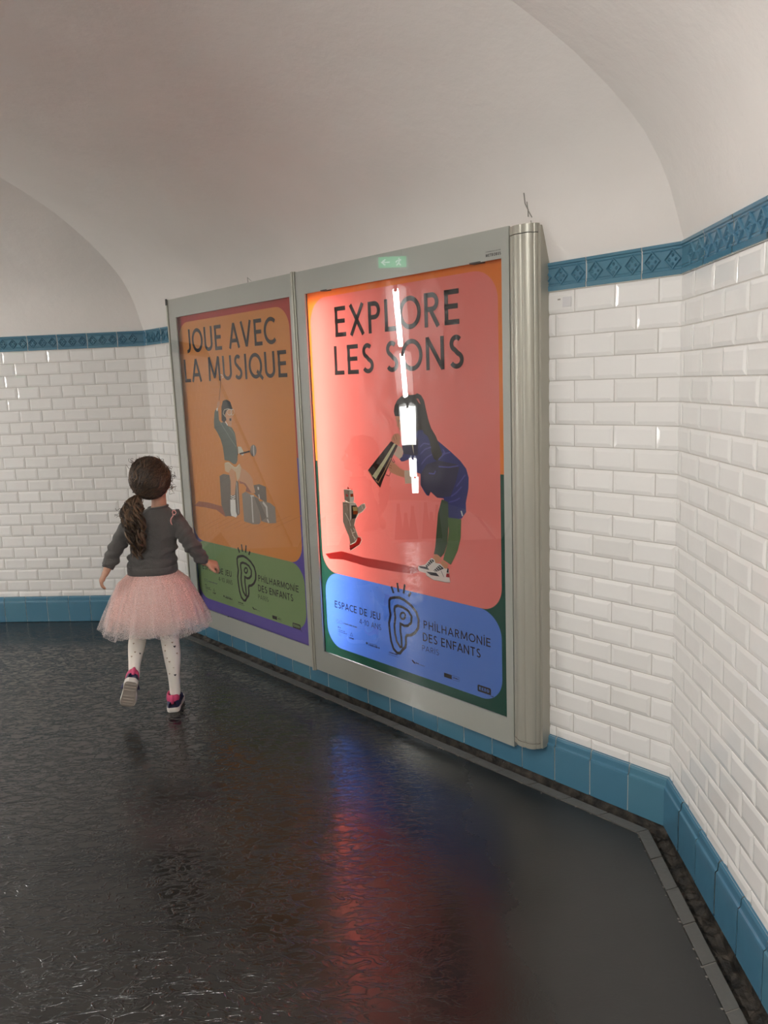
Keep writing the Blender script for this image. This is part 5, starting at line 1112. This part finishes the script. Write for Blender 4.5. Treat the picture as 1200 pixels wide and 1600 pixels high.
# shoes: white rubber sole, navy upper, pink collar and tongue
def shoe(mtx, name):
    tf = lambda p: tuple(mtx @ Vector(p))
    oy = [0, .004, .014, .035, .07, .105, .135, .16, .176, .184]; ow = [.012, .021, .0285, .031, .0295, .033, .0365, .033, .022, .010]
    cx_ = [0, 0, 0, 0, .001, .003, .004, .003, .001, 0]
    def outline(g): 
        return [(c + w + g * .6, y + (g if i == len(oy) - 1 else (-g if i == 0 else 0))) for i, (y, w, c) in enumerate(zip(oy, ow, cx_))] + [(c - w - g * .6, y + (g if i == len(oy) - 1 else (-g if i == 0 else 0))) for i, (y, w, c) in reversed(list(enumerate(zip(oy, ow, cx_))))]
    mb = MB(); lv = [(.0, -.002), (.003, .0005), (.016, .0028), (.023, .002), (.024, -.001)]; n_ = 20; vs = []
    for z, g in lv:
        for x, y in outline(g): vs.append(tf((x, y, z + .010 * max(0, (y - .14) / .044) ** 2 * (1 if z < .01 else .6))))
    mb.add(vs, [(i * n_ + j, i * n_ + (j + 1) % n_, (i + 1) * n_ + (j + 1) % n_, (i + 1) * n_ + j) for i in range(4) for j in range(n_)] + [tuple(4 * n_ + j for j in range(n_))])
    sole = mb
    tr_ = MB(); tr_.add([vs[j] for j in range(n_)], [tuple(range(n_))[::-1]], 0)
    for y in (.02, .04, .06, .10, .12, .14, .155): tr_.box(lambda a, b_, c: tf((a, b_, c)), -.024, .026, y - .004, y + .004, -.0022, .001, 0)
    up = MB(); ys = [.002, .010, .022, .045, .075, .10, .125, .15, .168, .178]; hs = [.034, .047, .050, .047, .054, .050, .036, .027, .020, .012]; ws = [.019, .0265, .0295, .031, .0305, .033, .0355, .0315, .023, .012]
    k = 15; vs = []
    for y, h_, w in zip(ys, hs, ws):
        for j in range(k):
            t = PI * j / (k - 1); c, s = math.cos(t), math.sin(t); vs.append(tf((.003 * min(1, y / .1) + w * math.copysign(abs(c) ** .75, c), y, .020 + h_ * s ** .75)))
    up.add(vs, [(i * k + j, i * k + j + 1, (i + 1) * k + j + 1, (i + 1) * k + j) for i in range(len(ys) - 1) for j in range(k - 1)] + [tuple(range(k)), tuple((len(ys) - 1) * k + j for j in range(k))[::-1]])
    root = up.build(name, M_NAVY, girl, True)
    sole.build('sole', M_SOLE, root, False); tr_.build('tread', M_TREAD, root)
    co_ = MB(); a = np.linspace(0, 2 * PI, 33)
    vs = []
    for z, g in ((.052, .002), (.060, .0045), (.074, .004), (.084, .002), (.087, -.003), (.076, -.006)):
        for t in a[:-1]: vs.append(tf(((.0265 + g) * math.cos(t), .040 + (.036 + g) * math.sin(t), z + (.010 * max(0, math.sin(t)) - .004 * abs(math.cos(t))))))
    co_.add(vs, [(i * 32 + j, i * 32 + (j + 1) % 32, (i + 1) * 32 + (j + 1) % 32, (i + 1) * 32 + j) for i in range(5) for j in range(32)]); co_.build('collar', M_PINK, root, True)
    tg = MB(); tg.tube([tf(q) for q in ((0, .003, .044), (0, .001, .060), (0, .000, .078), (0, .004, .088))], [.007, .009, .009, .006], 8); tg.build('heel_tab', M_PINK, root, True)
    sp = MB(); sp.tube([tf((x, .088, z)) for x, z in ((-.036, .034), (-.032, .058), (-.012, .074), (.012, .074), (.034, .058), (.039, .040))], .007, 8); sp.build('strap', M_NAVY, root, True)
    return root
shoe(Matrix.Translation((-.968, 3.515, .0005)) @ Matrix.Rotation(math.radians(7), 4, 'Z'), 'shoe')
shoe(Matrix.Translation((-1.112, 3.392, .215)) @ Matrix.Rotation(math.radians(12), 4, 'Z') @ Matrix.Rotation(math.radians(16), 4, 'Y') @ Matrix.Rotation(math.radians(-64), 4, 'X'), 'shoe')

# hair: a cap over the skull, combed strands drawn to a low side ponytail, curls
mb = MB()
ellipsoid(mb, hd(0, -.017, .016), (HR, HF, HU), (.081, .088, .089), 40, 26)
cap_v = np.array(mb.v); loc = np.stack([(cap_v - HC) @ HR, (cap_v - HC) @ HF, (cap_v - HC) @ HU], 1)
def hair_ok(l):      # hairline: forehead, temples, nape
    return l[1] < .038 + .35 * (l[2] - .03) if l[2] > .0 else (l[1] < .010 + .25 * l[2] and l[2] > -.075)
keep = [all(hair_ok(loc[i]) for i in f) for f in mb.f]
mb.f = [f for f, k in zip(mb.f, keep) if k]; mb.m = [0] * len(mb.f); mb.t = [0.05] * len(mb.v)
mb.v = [tuple(np.array(v) + (np.array(v) - HC) * .03 * 1.4 * mnoise.fractal(Vector(v) * 34, 1.0, 2.0, 3)) for v in mb.v]
hair = mb.build('hair', M_HAIR, girl, True, attr=True)
TIE = np.array([-1.040, 3.502, 1.062])
strands = MB()
def strand(pts, r, n=4, tint=.2): 
    vs, fs = tube_geo(pts, r, n, False); strands.add(vs, fs, 0, tint)
A0 = np.array([.081, .088, .089]); c0 = hd(0, -.017, .016)
def to_l(p): return np.array([(p - c0) @ HR, (p - c0) @ HF, (p - c0) @ HU])
tie_l = to_l(TIE); tie_u = tie_l / A0; tie_n = np.linalg.norm(tie_u); tie_d = tie_u / tie_n
cnt = 0
while cnt < 900:
    u_ = nprng.normal(size=3); u_ /= np.linalg.norm(u_); l = u_ * A0; lh = l + np.array([0, -.017, .016])
    if not hair_ok(lh): continue
    cnt += 1; ang = math.acos(np.clip(u_ @ tie_d, -1, 1)); n_ = 14; pts = []; ph, fr_, am = nprng.uniform(0, 6.3), nprng.uniform(1.0, 3.6), nprng.uniform(.03, .24); lift = nprng.uniform(1.0, 1.13)
    perp = np.cross(u_, tie_d); perp /= np.linalg.norm(perp) + 1e-9
    for i in range(n_):
        t = i / (n_ - 1); d = (math.sin((1 - t) * ang) * u_ + math.sin(t * ang) * tie_d) / (math.sin(ang) + 1e-9)
        d = d + perp * am * math.sin(fr_ * 2 * PI * t + ph) * (1 - t) ** .6 * min(1, t * 5 + .2); d /= np.linalg.norm(d)
        rad = (lift + .02 * math.sin(t * PI)) * (1 - t ** 6) + tie_n * t ** 6
        q = d * A0 * rad; pts.append(c0 + HR * q[0] + HF * q[1] + HU * q[2])
    strand(pts, np.linspace(.0013, .0019, n_) * nprng.uniform(.7, 1.2), 4, float(.7 * nprng.uniform(0, 1) ** 2.5))
cnt = 0
while cnt < 120:      # loose wavy locks lying over the combed hair
    u_ = nprng.normal(size=3); u_ /= np.linalg.norm(u_); l = u_ * A0; lh = l + np.array([0, -.017, .016])
    if not hair_ok(lh): continue
    cnt += 1; ang = math.acos(np.clip(u_ @ tie_d, -1, 1)); perp = np.cross(u_, tie_d); perp /= np.linalg.norm(perp) + 1e-9
    ph, fr_, am, lift = nprng.uniform(0, 6.3), nprng.uniform(1.2, 3.4), nprng.uniform(.06, .22), nprng.uniform(1.05, 1.17); tn = float(nprng.uniform(0, .9) ** 1.6); n_ = 22; cut_ = nprng.uniform(.45, 1)
    for q_ in range(7):
        o2 = nprng.normal(0, .035); pts = []; dl_ = nprng.normal(0, .012)
        for i in range(n_):
            t = cut_ * i / (n_ - 1); d = (math.sin((1 - t) * ang) * u_ + math.sin(t * ang) * tie_d) / (math.sin(ang) + 1e-9)
            d = d + perp * (am * math.sin(fr_ * 2 * PI * t + ph) * min(1, t * 5 + .2) + o2) * (1 - t) ** .6; d /= np.linalg.norm(d)
            rad = (1 + (lift - 1 + dl_) * math.sin(min(1, t * 1.1 + .12) * PI) ** .7 + .012 * math.sin(fr_ * 9 * t + ph)) * (1 - t ** 6) + tie_n * t ** 6
            q = d * A0 * rad; pts.append(c0 + HR * q[0] + HF * q[1] + HU * q[2])
        strand(pts, .0013, 4, min(1, max(0, tn + float(nprng.normal(0, .1)))))
o = strands.build('combed_strands', M_HAIR, hair, True, attr=True); tag(o, kind='stuff')
strands = MB()
# low ponytail: corkscrew locks hanging down the left of the back
axis = np.array([[-1.040, 3.502, 1.062], [-1.048, 3.470, 1.035], [-1.052, 3.452, .985], [-1.050, 3.448, .930], [-1.046, 3.452, .870], [-1.048, 3.460, .815], [-1.050, 3.466, .765]])
wid = np.array([.012, .036, .048, .047, .038, .026, .010])
for k in range(64):
    n_ = 52; a_, rho = nprng.uniform(0, 2 * PI), math.sqrt(nprng.uniform(.02, 1)); end = nprng.uniform(.45, .85) if nprng.random() < .6 else nprng.uniform(.85, 1.05)
    hr_, hf, hp = nprng.uniform(.006, .013), nprng.uniform(3.2, 6.0), nprng.uniform(0, 6.3); tn = float(nprng.uniform(0, 1) ** 1.6); ctr = []
    for i in range(n_):
        t = i / (n_ - 1) * end * 6; j = min(int(t), 5); f = t - j; c = axis[j] * (1 - f) + axis[j + 1] * f; w = np.interp(t, range(7), wid)
        tw = a_ + .5 * math.sin(t + hp); cu = min(1, t * .6)
        ctr.append(c + np.array([math.cos(tw) * rho * w + hr_ * cu * math.cos(hf * t + hp), math.sin(tw) * rho * w * .55 + hr_ * cu * math.sin(hf * t + hp), hr_ * .5 * cu * math.sin(hf * t)]))
    ctr = np.array(ctr)
    for q in range(9):
        o_ = nprng.normal(0, .0022, 3); ph = nprng.uniform(0, 6.3); fq = nprng.uniform(.1, .3); am = nprng.uniform(0, .0018); ii = np.arange(n_)
        p_ = ctr + o_ * np.minimum(1, ii / 8)[:, None] + am * np.stack([np.sin(fq * ii + ph), np.cos(fq * ii + ph), 0 * ii], 1)
        strand(p_[:int(n_ * nprng.uniform(.85, 1))], .0013 * nprng.uniform(.8, 1.2), 4, min(1, max(0, tn + float(nprng.normal(0, .15)))))
o = strands.build('ponytail', M_HAIR, hair, True, attr=True); tag(o, 'curly side ponytail down the back')
strands = MB()
# flyaway curls over the crown and by the right cheek
for k in range(95):
    if k < 55: base = hd(nprng.uniform(-.07, .06), nprng.uniform(-.07, .05), .095 + nprng.uniform(-.03, .0)); dr_ = np.array([nprng.normal(0, .6), nprng.normal(0, .4), nprng.uniform(.1, .8)])
    elif k < 85: base = hd(.070 + nprng.uniform(-.008, .006), nprng.uniform(-.01, .045), nprng.uniform(-.05, .06)); dr_ = np.array([.8, nprng.uniform(-.2, .4), nprng.uniform(-.9, .6)])
    else: base = axis[2] + np.array([nprng.uniform(-.05, -.03), nprng.uniform(-.02, .02), nprng.uniform(-.05, .05)]); dr_ = np.array([-.6, -.2, nprng.uniform(-1, .4)])
    dr_ = dr_ / np.linalg.norm(dr_); L = nprng.uniform(.014, .040); cr_ = nprng.uniform(.003, .011); cf = nprng.uniform(4, 9); ph = nprng.uniform(0, 6.3); s_ = np.cross(dr_, [.3, .8, .5]); s_ /= np.linalg.norm(s_); q_ = np.cross(dr_, s_)
    pts = [base + dr_ * L * t + cr_ * min(1, t * 3) * (s_ * math.cos(cf * t + ph) + q_ * math.sin(cf * t + ph)) for t in np.linspace(0, 1, 18)]
    strand(pts, .0010, 4, float(nprng.uniform(0, .5)))
o = strands.build('stray_curls', M_HAIR, hair, True, attr=True); tag(o, kind='stuff')
